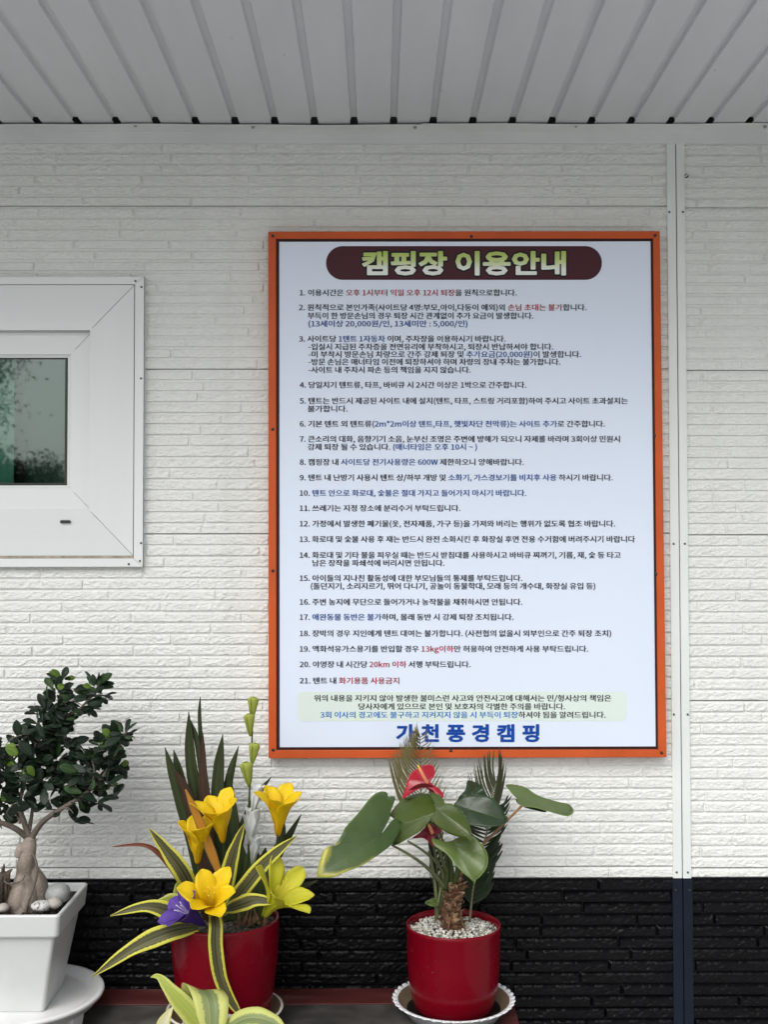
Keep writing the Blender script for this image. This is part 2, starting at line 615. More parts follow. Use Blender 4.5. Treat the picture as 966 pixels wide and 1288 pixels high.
M['yellow_petal'] = petal('yellow_petal', (0.88, 0.64, 0.003), (0.90, 0.70, 0.006), (0.74, 0.40, 0.002))
M['lemon_petal'] = petal('lemon_petal', (0.66, 0.63, 0.028), (0.70, 0.67, 0.05), (0.46, 0.50, 0.02))
M['purple_petal'] = petal('purple_petal', (0.060, 0.020, 0.24), (0.14, 0.07, 0.42), (0.025, 0.010, 0.11), 0.2)
M['white_petal'] = petal('white_petal', (0.82, 0.84, 0.86), (0.84, 0.86, 0.88), (0.50, 0.58, 0.42), 0.15)
M['bud_petal'] = petal('lime_bud', (0.46, 0.52, 0.10), (0.55, 0.60, 0.15), (0.30, 0.38, 0.04), 0.3)
M['stem'] = plain('dark_green_stem', (0.030, 0.050, 0.015), 0.5, 0.2)
M['stamen'] = plain('yellow_stamen', (0.65, 0.5, 0.05), 0.6)
M['stamen_w'] = plain('lilac_stamen', (0.55, 0.5, 0.65), 0.6)

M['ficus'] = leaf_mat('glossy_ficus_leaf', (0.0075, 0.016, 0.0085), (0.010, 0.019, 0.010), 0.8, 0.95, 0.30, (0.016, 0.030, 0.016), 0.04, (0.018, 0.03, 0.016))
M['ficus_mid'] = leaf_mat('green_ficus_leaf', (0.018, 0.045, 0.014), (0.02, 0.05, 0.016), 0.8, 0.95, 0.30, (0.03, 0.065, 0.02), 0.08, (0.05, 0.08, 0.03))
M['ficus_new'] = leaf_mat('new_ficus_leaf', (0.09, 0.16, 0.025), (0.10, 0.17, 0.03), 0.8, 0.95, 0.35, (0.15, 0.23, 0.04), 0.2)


def bark_mat(name, lo, hi, sc=18, bump=0.4):
    k = NT(name)
    a = k.noise(sc, 7, k.coord((1, 1, 0.6)))
    c = k.ramp(a, [(0.3, lo), (0.7, hi)])
    b = k.noise(70, 3)
    c = k.mix(k.ramp(b, [(0.62, (0, 0, 0)), (0.75, (0.6, 0.6, 0.6))]), c, tuple(x * 0.45 for x in lo))
    k.set(c, 0.7)
    k.bump(k.noise(sc * 5, 6, k.coord((1, 1, 1.8))), bump, 0.003)
    return k.m


M['ficus_bark'] = bark_mat('ficus_bark', (0.135, 0.108, 0.085), (0.34, 0.29, 0.245), 26, 0.7)
M['ficus_twig'] = bark_mat('ficus_twig_bark', (0.060, 0.048, 0.038), (0.15, 0.125, 0.10), 30, 0.7)
M['deadwood'] = bark_mat('dark_deadwood', (0.030, 0.021, 0.015), (0.12, 0.085, 0.06), 40, 0.9)


def stone_mat(name, lo, hi, spk):
    k = NT(name)
    c = k.ramp(k.noise(30, 6), [(0.3, lo), (0.7, hi)])
    c = k.mix(k.ramp(k.noise(190, 3), [(0.52, (0, 0, 0)), (0.62, (1, 1, 1))]), c, spk)
    k.set(c, 0.7)
    k.bump(k.noise(150, 4), 0.3, 0.001)
    return k.m


M['stone_a'] = stone_mat('blue_grey_stone', (0.20, 0.215, 0.215), (0.33, 0.34, 0.33), (0.25, 0.26, 0.26))
M['stone_b'] = stone_mat('speckled_stone', (0.42, 0.42, 0.41), (0.55, 0.55, 0.53), (0.13, 0.13, 0.13))
M['stone_c'] = stone_mat('tan_stone', (0.27, 0.25, 0.22), (0.40, 0.37, 0.33), (0.32, 0.30, 0.27))
M['soil'] = plain('dark_soil', (0.022, 0.017, 0.013), 0.85, 0.6, 60, bump=0.8)
M['soil_grey'] = plain('grey_grit', (0.085, 0.078, 0.062), 0.8, 0.7, 160, bump=0.6)


def gravel_mat():
    k = NT('white_grit')
    g = k.n('NewGeometry')
    c = k.ramp(g.outputs['Random Per Island'], [(0.0, (0.16, 0.15, 0.13)), (0.2, (0.28, 0.265, 0.22)), (0.45, (0.52, 0.50, 0.44)), (1.0, (0.76, 0.75, 0.69))])
    k.set(c, 0.75)
    return k.m


M['gravel'] = gravel_mat()


def concrete():
    k = NT('yard_concrete')
    c = k.ramp(k.noise(1.5, 8), [(0.3, (0.38, 0.38, 0.37)), (0.7, (0.47, 0.47, 0.455))])
    k.set(c, 0.85)
    k.bump(k.noise(60, 6), 0.2, 0.004)
    return k.m


M['ground'] = concrete()
M['tree_leaf'] = leaf_mat('tree_leaf', (0.030, 0.055, 0.018), (0.04, 0.065, 0.02), 0.8, 0.95, 0.5, (0.06, 0.09, 0.03), 0.2)
M['tree_bark'] = bark_mat('tree_bark', (0.06, 0.05, 0.04), (0.14, 0.12, 0.10), 6)
M['room'] = plain('room_wall', (0.30, 0.33, 0.32), 0.8)
M['blind'] = plain('pale_green_blind', (0.24, 0.42, 0.36), 0.7, 0.05)
M['grey_backing'] = plain('grey_glass_backing', (0.16, 0.18, 0.18), 0.8, 0.1)


def glass_mat():
    k = NT('window_glass')
    t = k.n('BsdfTransparent')
    t.inputs[0].default_value = (0.60, 0.72, 0.68, 1)
    g = k.n('BsdfGlossy')
    g.inputs['Color'].default_value = (0.86, 0.95, 0.93, 1)
    g.inputs['Roughness'].default_value = 0.022
    mx = k.n('MixShader')
    mx.inputs[0].default_value = 0.10
    k.l(t.outputs[0], mx.inputs[1])
    k.l(g.outputs[0], mx.inputs[2])
    k.l(mx.outputs[0], k.out.inputs[0])
    return k.m


M['glass'] = glass_mat()

# ------------------------------------------------------------------ ground
mb = MB()
mb.add([(-400, -400, 0), (400, -400, 0), (400, 400, 0), (-400, 400, 0)], [(0, 1, 2, 3)], smooth=False)
g = mb.build('ground', M['ground'])
g['kind'] = 'structure'

# ------------------------------------------------------------------ building
bld = thing('panel_building', 'white stone textured panel building with black base and grey eave', 'building', (0, 0, 0))
XL, XR = -2.7, 2.7


def vnoise(x, y, seed):
    """value noise on numpy arrays"""
    xi, yi = np.floor(x).astype(np.int64), np.floor(y).astype(np.int64)
    fx, fy = x - xi, y - yi
    fx = fx * fx * (3 - 2 * fx); fy = fy * fy * (3 - 2 * fy)

    def h(a, b):
        n = (a * 374761393 + b * 668265263 + seed * 974711) & 0x7fffffff
        n = ((n ^ (n >> 13)) * 1274126177) & 0x7fffffff
        return ((n ^ (n >> 16)) & 0xffff) / 65535.0
    return (h(xi, yi) * (1 - fx) + h(xi + 1, yi) * fx) * (1 - fy) + (h(xi, yi + 1) * (1 - fx) + h(xi + 1, yi + 1) * fx) * fy


def relief(name, x0, x1, zb, zt, course, seam_z, mat, seed, hole=None, amp=1.0):
    """stone-look siding: courses of long bricks as real relief (outward = -Y); seam_z: panel joints"""
    rng = random.Random(seed)
    # courses run down from the seams so that every panel joint falls between two courses
    xs = []
    x = x0
    while x < x1:
        xs.append(x)
        x += 0.0026 if -1.15 < x < 1.15 else 0.02
    xs.append(x1)
    xs = np.array(xs)
    nrow = int(math.ceil((zt - zb) / course)) + 1
    prof = [(0.00, 0.0, 0), (0.085, 0.0, 0), (0.088, 0.02, 0), (0.118, 0.96, .1), (0.135, 1.0, .3), (0.21, 1.0, 1), (0.29, 1.0, 1), (0.37, 1.0, 1), (0.45, 1.0, 1), (0.53, 1.0, 1), (0.61, 1.0, 1), (0.69, 1.0, 1), (0.76, 1.0, .8), (0.785, 0.98, .2), (0.895, 0.05, 0), (0.91, 0.0, 0), (0.96, 0.0, 0)]
    if name == 'base_siding':              # a broader bevel along the top of each course
        prof = prof[:-6] + [(0.70, 1.0, .8), (0.745, 0.98, .15), (0.945, 0.05, 0), (0.95, 0.0, 0), (0.97, 0.0, 0)]
    zs, hs, ns, rows = [], [], [], []
    z_top = seam_z
    k0 = -int(math.ceil((z_top - zb) / course))
    k1 = int(math.ceil((zt - z_top) / course))
    for k in range(k0, k1):
        for (f, h, n) in prof:
            z = z_top + (k + f) * course
            seam = (k % 15 == 0) and f < 0.07
            if zb <= z <= zt:
                if seam and f == 0.0:
                    zs += [z, z + 0.0004, z + 0.0016]; hs += [0.0, -3.2, -3.2]; ns += [0] * 3; rows += [k] * 3
                    zs += [z + 0.0019]; hs += [0.0]; ns += [0]; rows += [k]
                elif seam:
                    pass
                else:
                    zs.append(z); hs.append(h); ns.append(n); rows.append(k)
    zs = np.array([zb - 0.0] + zs + [zt]); hs = np.array([0.0] + hs + [0.0]); ns = np.array([0.0] + ns + [0.0]); rows = np.array([rows[0]] + rows + [rows[-1]])
    X, Z = np.meshgrid(xs, zs)
    H = np.repeat(hs[:, None], len(xs), 1)
    J = np.ones_like(H)
    for k in set(rows.tolist()):
        sel = rows == k
        j = x0 - rng.uniform(0, 0.24)
        dist = np.full(len(xs), 1.0)
        lift = np.zeros(len(xs))
        while j < x1 + 0.3:
            ln = rng.choice([0.222, 0.236, 0.25, 0.262]) + rng.uniform(-.006, .006)
            dist = np.minimum(dist, np.abs(xs - j))
            lift[(xs >= j) & (xs < j + ln)] = rng.uniform(-0.2, 0.2)
            j += ln
        jj = np.clip((dist - 0.0016) / 0.0016, 0, 1)
        J[sel] = jj[None, :]
        H[sel] = np.where(H[sel] > 0, H[sel] * (jj * (1 + lift))[None, :], H[sel])
    a = math.radians(32)
    U = X * math.cos(a) + Z * math.sin(a); V = -X * math.sin(a) + Z * math.cos(a)
    N = 0.75 * (vnoise(U / 0.012, V / 0.0050, seed) - .5) + 0.95 * (vnoise(U / 0.0058, V / 0.0036, seed + 5) - .5) + 0.5 * (vnoise(X / 0.03, Z / 0.02, seed + 9) - .5)
    N *= 0.55 + 0.8 * vnoise(X / 0.06, Z / 0.03, seed + 3)
    Y = -((0.0066 if name == 'base_siding' else 0.0036) * H + (0.0027 if name == 'base_siding' else 0.0022) * amp * N * ns[:, None] * J)
    nx, nz = len(xs), len(zs)
    co = np.stack([X, Y, Z], -1).reshape(-1, 3)
    idx = np.arange(nx * nz).reshape(nz, nx)
    q = np.stack([idx[:-1, :-1], idx[:-1, 1:], idx[1:, 1:], idx[1:, :-1]], -1).reshape(-1, 4)
    if hole:
        hx0, hx1, hz0, hz1 = hole
        cx = X[:-1, :-1].reshape(-1); cz = Z[:-1, :-1].reshape(-1)
        keep = ~((cx > hx0) & (cx < hx1) & (cz > hz0) & (cz < hz1))
        q = q[keep]
    me = bpy.data.meshes.new(name)
    me.vertices.add(len(co)); me.vertices.foreach_set('co', co.ravel())
    nq = len(q)
    me.loops.add(nq * 4); me.loops.foreach_set('vertex_index', q.ravel().astype(np.int32))
    me.polygons.add(nq); me.polygons.foreach_set('loop_start', np.arange(0, nq * 4, 4, dtype=np.int32))
    me.update(calc_edges=True)
    me.polygons.foreach_set('use_smooth', np.ones(nq, dtype=bool))
    me.materials.append(mat)
    me.validate()
    me.set_sharp_from_angle(angle=R(38))
    return link(bpy.data.objects.new(name, me), bld)


z_seam = W(300, 260).z
z_split = W(700, 1103.5).z                # white above, black below
z_top = W(483, 172).z
post_l, post_m, post_r = W(842, 640).x, W(853.5, 640).x, W(864.5, 640).x
z_s2 = W(910, 262).z
wx0, wx1 = -1.75, W(172, 530).x           # window opening (under the casing flange)
wz0, wz1 = W(100, 706).z, W(100, 352).z
COURSE = 0.3795 / 15
relief('siding', XL, post_l + 0.004, z_split, z_top + 0.03, COURSE, z_seam, M['white_wall'], 11, hole=(wx0, wx1, wz0, wz1))
relief('siding', post_r - 0.004, XR, z_split, z_top + 0.03, COURSE, z_s2, M['white_wall'], 23)
relief('base_siding', XL, post_l + 0.004, 0.02, z_split - 0.002, 0.0262, z_split - 0.002 - 0.0131 * 0 - 0.3795 * 0, M['black_wall'], 37, amp=0.9)
relief('base_siding', post_r - 0.004, XR, 0.02, z_split - 0.002, 0.0262, z_split - 0.002, M['black_wall'], 41, amp=0.9)

# core of the wall and the rest of the house behind it
mb = MB()
mb.box((XL, 0.006, 0), (wx0 - 0.01, 0.10, z_top + 0.05))
mb.box((wx1 + 0.01, 0.006, 0), (XR, 0.10, z_top + 0.05))
mb.box((wx0 - 0.01, 0.006, 0), (wx1 + 0.01, 0.10, wz0 - 0.01))
mb.box((wx0 - 0.01, 0.006, wz1 + 0.01), (wx1 + 0.01, 0.10, z_top + 0.05))
mb.box((XL, 0.10, 0), (XL + 0.1, 4.0, z_top + 0.05))
mb.box((XR - 0.1, 0.10, 0), (XR, 4.0, z_top + 0.05))
mb.box((XL + 0.1, 3.9, 0), (XR - 0.1, 4.0, z_top + 0.05))
mb.box((XL + 0.1, 0.10, 0), (XR - 0.1, 3.9, 0.1))
mb.box((XL + 0.1, 0.10, z_top - 0.05), (XR - 0.1, 3.9, z_top + 0.04))
mb.build('wall_core', M['room'], bld)


def screws(parent, pts, r=0.0032, mat=None, name='screw', depth=0.0022):
    for (x, y, z) in pts:
        m = MB()
        vs, fs = [], []
        n = 12
        prof = [(r, 0), (r * 0.95, depth * 0.6), (r * 0.55, depth), (0.0001, depth)]
        for i in range(n):
            a = 2 * math.pi * i / n
            for (rr, dy) in prof:
                vs.append((x + rr * math.cos(a), y - dy, z + rr * math.sin(a)))
        q = len(prof)
        for i in range(n):
            for j in range(q - 1):
                a, b = i * q + j, ((i + 1) % n) * q + j
                fs.append((a, b, b + 1, a + 1))
        m.add(vs, fs)
        m.build(name, mat or M['screw'], parent)


# joint strips over the panel joint: two white, two navy below
for (xa, xb, off) in ((post_l, post_m - 0.0006, 0.0), (post_m + 0.0012, post_r, 0.0012)):
    m = MB()
    m.box((xa, -0.0075 - off, z_split - 0.001), (xb, 0.004, z_top + 0.012))
    st = m.build('joint_strip', M['strip'], bld, bevel=0.0009)
    sx = xa + 0.005 if off == 0 else xb - 0.005
    pz = [W(842, y).z for y in (268, 684, 898, 1096)]
    screws(st, [(sx + (0.003 if off == 0 else -0.003) * (i % 2), -0.0075 - off, z) for i, z in enumerate(pz)], 0.0026, M['rust_screw'])
    m = MB()
    m.box((xa + (-0.002 if off == 0 else 0), -0.0100 - off, 0.01), (xb + (0 if off == 0 else 0.002), 0.004, z_split - 0.003))
    st = m.build('base_joint_strip', M['dark_strip'], bld, bevel=0.0009)
    screws(st, [(sx, -0.0100 - off, W(842, 1118).z)], 0.003, M['gasket'])
m = MB()
m.box((post_m - 0.0007, -0.002, 0.01), (post_m + 0.0013, 0.004, z_top + 0.01))
m.build('joint_gap', M['void'], bld)

# eave trim in two lengths that overlap at px 530: face on the wall, flange turned outward under the soffit
YF = -0.050                                # front lip of the flange


def eave_trim(xa, xb, zlo, zhi_a, zhi_b, zlo_b, proud):
    m = MB()
    n = 60
    vs, fs = [], []
    for i in range(n + 1):
        t = i / n
        x = xa + (xb - xa) * t
        z0 = zlo + (zlo_b - zlo) * t
        z1 = zhi_a + (zhi_b - zhi_a) * t
        wv = 0.0008 * math.sin(x * 9) + 0.0006 * math.sin(x * 23 + 1)
        zi = z1 - 0.0045
        for (y, z) in ((0.002, z0), (-0.014 - proud, z0), (-0.014 - proud, zi), (YF - proud, z1 + wv), (YF - proud, z1 + wv + 0.0012), (0.002, zi + 0.02)):
            vs.append((x, y, z))
    q = 6
    for i in range(n):
        for j in range(q):
            a = i * q + j; b = i * q + (j + 1) % q
            fs.append((a, b, b + q, a + q))
    fs.append(tuple(range(q))); fs.append(tuple(n * q + k for k in reversed(range(q))))
    m.add(vs, fs, smooth=False)
    return m.build('eave_trim', M['eave'], bld, bevel=0.0008)


def zf(px, py, y):
    return W(px, py, y).z


xs_ = W(530, 170, -0.014).x
tr1 = eave_trim(XL, xs_ + 0.02, zf(0, 177, -.014), zf(0, 154.5, YF), zf(530, 157.5, YF), zf(530, 180.5, -.014), 0.0)
tr2 = eave_trim(xs_, XR, zf(530, 179.5, -.014), zf(530, 156.5, YF), zf(966, 155.5, YF), zf(966, 182.5, -.014), 0.0016)
for tr, pxs in ((tr1, ((170, 157.5), (318, 159.5), (522, 160))), (tr2, ((725, 158), (963, 159)))):
    screws(tr, [(W(px, py, YF + .006).x, YF + .008, W(px, py, YF + 0.006).z) for px, py in pxs], 0.0042, M['screw'])

# soffit: long panels with recessed grooves running out from the wall
ZS = zf(483, 156, YF) + 0.0045
GW, GD, PITCH = 0.0175, 0.0075, 50.3 / FPX * (D + YF)
xg0 = W(495, 156, YF).x
YE = -0.74                                 # outer edge of the eave
m = MB()
xg = []
k = -40
x = xg0 - 40 * PITCH
while x < XR + 0.2:
    if x > XL - 0.2:
        xg.append(x)
    x += PITCH
pts = []
for i, x in enumerate(xg):
    pts += [(x - GW / 2, 0), (x - GW / 2 + 0.003, GD), (x + GW / 2 - 0.003, GD), (x + GW / 2, 0)]
ys = [YF - 0.012, YF - 0.10, YF - 0.3, YF - 0.6, YE]
vs, fs = [], []
for j, y in enumerate(ys):
    for i, (x, h) in enumerate(pts):
        sag = 0.0012 * math.sin(x * 7.3) if j == 0 else 0
        vs.append((x, y, ZS + h + sag * (1 if h == 0 else 0)))
n = len(pts)
for j in range(len(ys) - 1):
    for i in range(n - 1):
        a = j * n + i
        fs.append((a, a + 1, a + n + 1, a + n))
m.add(vs, fs, smooth=False)
# flats carry on a little past the grooves, over the trim's flange
for i in range(len(xg) - 1):
    xa, xb = xg[i] + GW / 2, xg[i + 1] - GW / 2
    za = ZS + 0.0012 * math.sin(xa * 7.3); zb_ = ZS + 0.0012 * math.sin(xb * 7.3)
    m.add([(xa, YF - 0.012, za), (xb, YF - 0.012, zb_), (xb, YF + 0.02, zb_), (xa, YF + 0.02, za)], [(0, 1, 2, 3)], smooth=False)
m.build('soffit', M['soffit'], bld, recalc=False)
m = MB()
m.box((XL - 0.1, YE, ZS + 0.06), (XR + 0.1, 4.2, ZS + 0.16))
m.build('roof', M['eave'], bld)
m = MB()
m.box((XL - 0.1, YE - 0.03, ZS - 0.03), (XR + 0.1, YE - 0.001, ZS + 0.19))
m.build('fascia', M['strip'], bld)
m = MB()
m.box((XL, 0.0, z_top + 0.0505), (XR, 0.02, ZS + 0.059))
m.box((XL, 0.021, ZS + 0.05), (XR, 4.0, ZS + 0.059))
m.build('roof_void', M['void'], bld)

# cable stub beside the joint strip
p = W(863.5, 221, -0.004)
m = MB()
m.lathe([(0.0001, 0), (0.0055, 0), (0.0055, 0.001)], 0, 0, 0, 16)
m.v = [Vector((p.x + v.x, -0.0032 - v.z, p.z + v.y)) for v in m.v]
hole = m.build('cable_hole', M['void'], bld)
m = MB()
m.tube([p + Vector((0.002, 0.004, 0.001)), p + Vector((0.001, -0.006, 0.000)), p + Vector((-0.003, -0.009, -0.004)), p + Vector((-0.008, -0.006, -0.0045))], 0.0017, 8, seg=10)
m.build('cable', M['strip'], hole)

# ------------------------------------------------------------------ window (part of the building)
# picture px of the corners: flange 180 / casing 168 / step 112 / sash 88 / glass 84
win = bpy.data.objects.new('window', None)
link(win, bld)
XC = wx0 - 0.03                            # left end, beyond the frame
ox1, oz1, oz0 = W(180, 530, -0.016).x, W(100, 348, -0.016).z, W(100, 713, -0.016).z


def ring(m, a, b, mi_v, mi_h, gap=0.0005):
    """mitred frame between rectangles a and b, each (x0,x1,z0,z1,y)"""
    (ax0, ax1, az0, az1, ay), (bx0, bx1, bz0, bz1, by) = a, b
    A = [Vector((ax0, ay, az0)), Vector((ax1, ay, az0)), Vector((ax1, ay, az1)), Vector((ax0, ay, az1))]
    B = [Vector((bx0, by, bz0)), Vector((bx1, by, bz0)), Vector((bx1, by, bz1)), Vector((bx0, by, bz1))]
    for i in range(4):
        j = (i + 1) % 4
        e = (A[j] - A[i]).normalized() * gap
        th = Vector((0, 0.006, 0))
        q = [A[i] + e, A[j] - e, B[j] - e, B[i] + e]
        m.add(q + [v + th for v in q], [(0, 1, 2, 3), (7, 6, 5, 4), (0, 4, 5, 1), (1, 5, 6, 2), (2, 6, 7, 3), (3, 7, 4, 0)], mi=mi_h if i in (0, 2) else mi_v, smooth=False)


def rect(px1, py1, py0, y):
    return (XC + (180 - px1) * 0.0018, W(px1, 530, y).x, W(100, py0, y).z, W(100, py1, y).z, y)


PV = [M['pvc'], M['pvc_h']]
m = MB()
ring(m, rect(180, 348, 713, -0.0185), rect(168.5, 357.5, 702.5, -0.0185), 0, 1, 0.0003)
a = rect(180, 348, 713, -0.0185)
for (q0, q1) in (((a[1] - 0.002, -0.0185, a[2]), (a[1], 0.002, a[3])), ((a[0], -0.0185, a[3] - 0.002), (a[1], 0.002, a[3])), ((a[0], -0.0185, a[2]), (a[1], 0.002, a[2] + 0.002))):
    m.box((q0[0], -0.0183, q0[2]), (q1[0], 0.002, q1[2]))
fl = m.build('flange', PV, win, bevel=0.0006)
m = MB()
ring(m, rect(167.6, 358.4, 699.0, -0.0165), rect(112, 415.5, 641, -0.030), 0, 1, 0.0006)
m.build('casing', PV, win, bevel=0.0007)
m = MB()
ax = rect(168.5, 357, 702.2, -0.017)
bx = rect(167.8, 358, 699.2, -0.017)
m.box((ax[0], -0.0155, ax[2]), (bx[1], -0.002, bx[2] + 0.0008))
m.build('caulk_line', M['caulk'], win)
# throat from the casing's inner lip back to the sash
m = MB()
i0 = rect(112, 415.5, 641, -0.030)
YS = 0.012                                 # sash face
m.box((i0[1], -0.0295, i0[2]), (i0[1] + 0.005, YS + 0.05, i0[3]))
m.box((i0[0], -0.0295, i0[3]), (i0[1] + 0.005, YS + 0.05, i0[3] + 0.005))
m.box((i0[0], -0.0295, i0[2] - 0.005), (i0[1] + 0.005, YS + 0.05, i0[2]))
m.build('throat', PV, win)
m = MB()
s0 = (i0[0], i0[1] - 0.0005, i0[2] + 0.0005, i0[3] - 0.0005, -0.012)
s1 = rect(87.5, 446, 613.5, -0.012)
ring(m, s0, s1, 0, 1, 0.0004)
m.box((s1[1], -0.0118, s1[2]), (s1[1] + 0.012, 0.03, s1[3]))
m.box((s1[0], -0.0118, s1[3]), (s1[1] + 0.012, 0.03, s1[3] + 0.012))
m.box((s1[0], -0.0118, s1[2] - 0.012), (s1[1] + 0.012, 0.03, s1[2]))
m.build('sash', PV, win, bevel=0.0008)
m = MB()
b1 = rect(84.5, 450, 610.5, -0.006)
ring(m, (s1[0], s1[1] - 0.0003, s1[2] + 0.0003, s1[3] - 0.0003, -0.0105), b1, 0, 1, 0.0003)
m.build('glazing_bead', [M['strip'], M['strip']], win)
m = MB()
c1 = rect(81.5, 451.5, 607.5, 0.0)
ring(m, (b1[0], b1[1], b1[2], b1[3], -0.003), (c1[0], c1[1], c1[2], c1[3], -0.003), 0, 0, 0.0)
m.build('seal', M['gasket'], win)
m = MB()
m.box((b1[0], 0.000, b1[2] - 0.003), (b1[1] + 0.003, 0.005, b1[3] + 0.003))
m.build('pane', M['glass'], win)
# weep slot
p0 = W(82, 656.3, -0.0265)
t = (640.0 - 656.3)
m = MB()
pp = [(p0.x + 0.0085 * math.copysign(1, math.cos(a)) * (0.72 if abs(math.cos(a)) < 1e-6 else 1) * 0 + (0.0085 if math.cos(a) > 0 else -0.0085) + 0.0035 * math.cos(a), -0.0305, p0.z + 0.0035 * math.sin(a)) for a in [2 * math.pi * i / 20 + 0.01 for i in range(20)]]
m.prism(pp, (0, 0.006, 0))
m.build('weep_slot', M['gasket'], win)
screws(win, [(W(x, y, -.0185).x, -0.0185, W(x, y, -.0185).z) for x, y in ((170, 349.5 + 4), (177.5, 361), (177, 476), (177, 683), (161.5, 709.5), (175.5, 705.5))], 0.0026, M['rust_screw'])
# things behind the glass
m = MB()
xb = W(18, 530, 0.09).x
m.box((wx0, 0.085, wz0 + 0.03), (xb, 0.09, wz1 - 0.05))
m.build('blind', M['blind'], win)

m = MB()
m.box((xb + 0.004, 0.16, wz0 - 0.005), (wx1 + 0.005, 0.165, wz1 + 0.005))  # added grey sheet, standing in for dim sky reflected in the pane
m.build('grey_backing', M['grey_backing'], win)

# ------------------------------------------------------------------ notice board
YB = -0.030                                # face of the sheet
sg = thing('notice_board', 'large white camp rules notice board in an orange metal frame', 'notice board', (W(585, 620).x, YB, W(585, 620).z))
YR = YB - 0.004


def quad(m, px, y, depth=0.002):
    pts = [W(a, b, y) for a, b in px]
    m.prism(pts, (0, depth, 0))


outer = [(337, 291), (830.5, 290.5), (839, 952.5), (337.5, 954)]
inner = [(347, 300.2), (822, 299.8), (828.5, 942.8), (347.5, 943.6)]
sheetq = [(351, 304), (818.8, 303.4), (825.3, 938.9), (351.5, 939.9)]
m = MB()
for i in range(4):
    j = (i + 1) % 4
    q = [W(*outer[i], YR), W(*outer[j], YR), W(*inner[j], YR), W(*inner[i], YR)]
    m.prism(q, (0, 0.029, 0))
m.build('frame', M['orange'], sg, bevel=0.0012)
m = MB()
for i in range(4):
    j = (i + 1) % 4
    q = [W(*inner[i], YB - 0.001), W(*inner[j], YB - 0.001), W(*sheetq[j], YB - 0.001), W(*sheetq[i], YB - 0.001)]
    m.prism(q, (0, 0.02, 0))
m.build('edging', M['brown_edge'], sg)
m = MB()
quad(m, sheetq, YB, 0.004)
m.build('sheet', M['sheet'], sg)


def rrect(m, x0, x1, y0, y1, r, y, depth=0.0008):
    pts = []
    for (cx, cy, a0) in ((x1 - r, y0 + r, -90), (x1 - r, y1 - r, 0), (x0 + r, y1 - r, 90), (x0 + r, y0 + r, 180)):
        for i in range(13):
            a = R(a0 + i * 7.5)
            pts.append(W(cx + r * math.cos(a), cy + r * math.sin(a), y))
    m.prism(pts, (0, depth, 0))


m = MB(); rrect(m, 410, 757.5, 309.5, 352, 21, YB - 0.0004, 0.0003)
m.build('title_banner', M['maroon'], sg)
m = MB(); rrect(m, 374, 789, 870, 907, 7, YB - 0.0004, 0.0003)
m.build('note_box', M['note'], sg)

try:                                       # Blender's own bundled sans, so that Latin figures match the Korean
    import os
    FONT = bpy.data.fonts.load(os.path.join(bpy.utils.system_resource('DATAFILES'), 'fonts', 'Noto Sans CJK Regular.woff2'))
except Exception:
    FONT = None


def text_mesh(segs, em, offset, spacing=1.0):
    """[(words, slot)] as a flat mesh: verts (x,z in em), faces, slots"""
    c = bpy.data.curves.new('words', 'FONT')
    c.body = ''.join(s for s, _ in segs)
    if FONT is not None:
        c.font = FONT
    c.size = 1.0
    c.offset = offset
    c.resolution_u = 2
    c.space_character = spacing
    o = bpy.data.objects.new('words', c)
    C.objects.link(o)
    mats = [M['ink_black'], M['ink_red'], M['ink_blue'], M['ink_sky'], M['ink_navy']]
    for mm in mats:
        c.materials.append(mm)
    i = 0
    for s, k in segs:
        for _ in s:
            c.body_format[i].material_index = k
            i += 1
    bpy.context.view_layer.update()
    me = bpy.data.meshes.new_from_object(o.evaluated_get(bpy.context.evaluated_depsgraph_get()))
    v = [(p.co.x, p.co.y) for p in me.vertices]
    f = [tuple(p.vertices) for p in me.polygons]
    k = [p.material_index for p in me.polygons]
    bpy.data.objects.remove(o); bpy.data.meshes.remove(me); bpy.data.curves.remove(c)
    return v, f, k


refv, _, _ = text_mesh([('함', 0)], 1, 0)
RY0, RY1 = min(p[1] for p in refv), max(p[1] for p in refv)
RYC, RH = (RY0 + RY1) / 2, RY1 - RY0
ink = {k: MB() for k in range(5)}


def put_line(segs, x0, x1, yc, h, offset, y, target=None, spacing=1.0):
    v, f, k = text_mesh(segs, 1, offset, spacing)
    a, b = min(p[0] for p in v), max(p[0] for p in v)
    pts = []
    for (x, z) in v:
        px = x0 + (x - a) / (b - a) * (x1 - x0)
        py = yc - (z - RYC) / RH * h
        pts.append(W(px, py, y))
    for s in sorted(set(k)):
        fs = [f[i] for i in range(len(f)) if k[i] == s]
        used = sorted({i for q in fs for i in q})
        mp = {u: i for i, u in enumerate(used)}
        (target or ink[s]).add([pts[u] for u in used], [tuple(mp[i] for i in q) for q in fs], smooth=False)


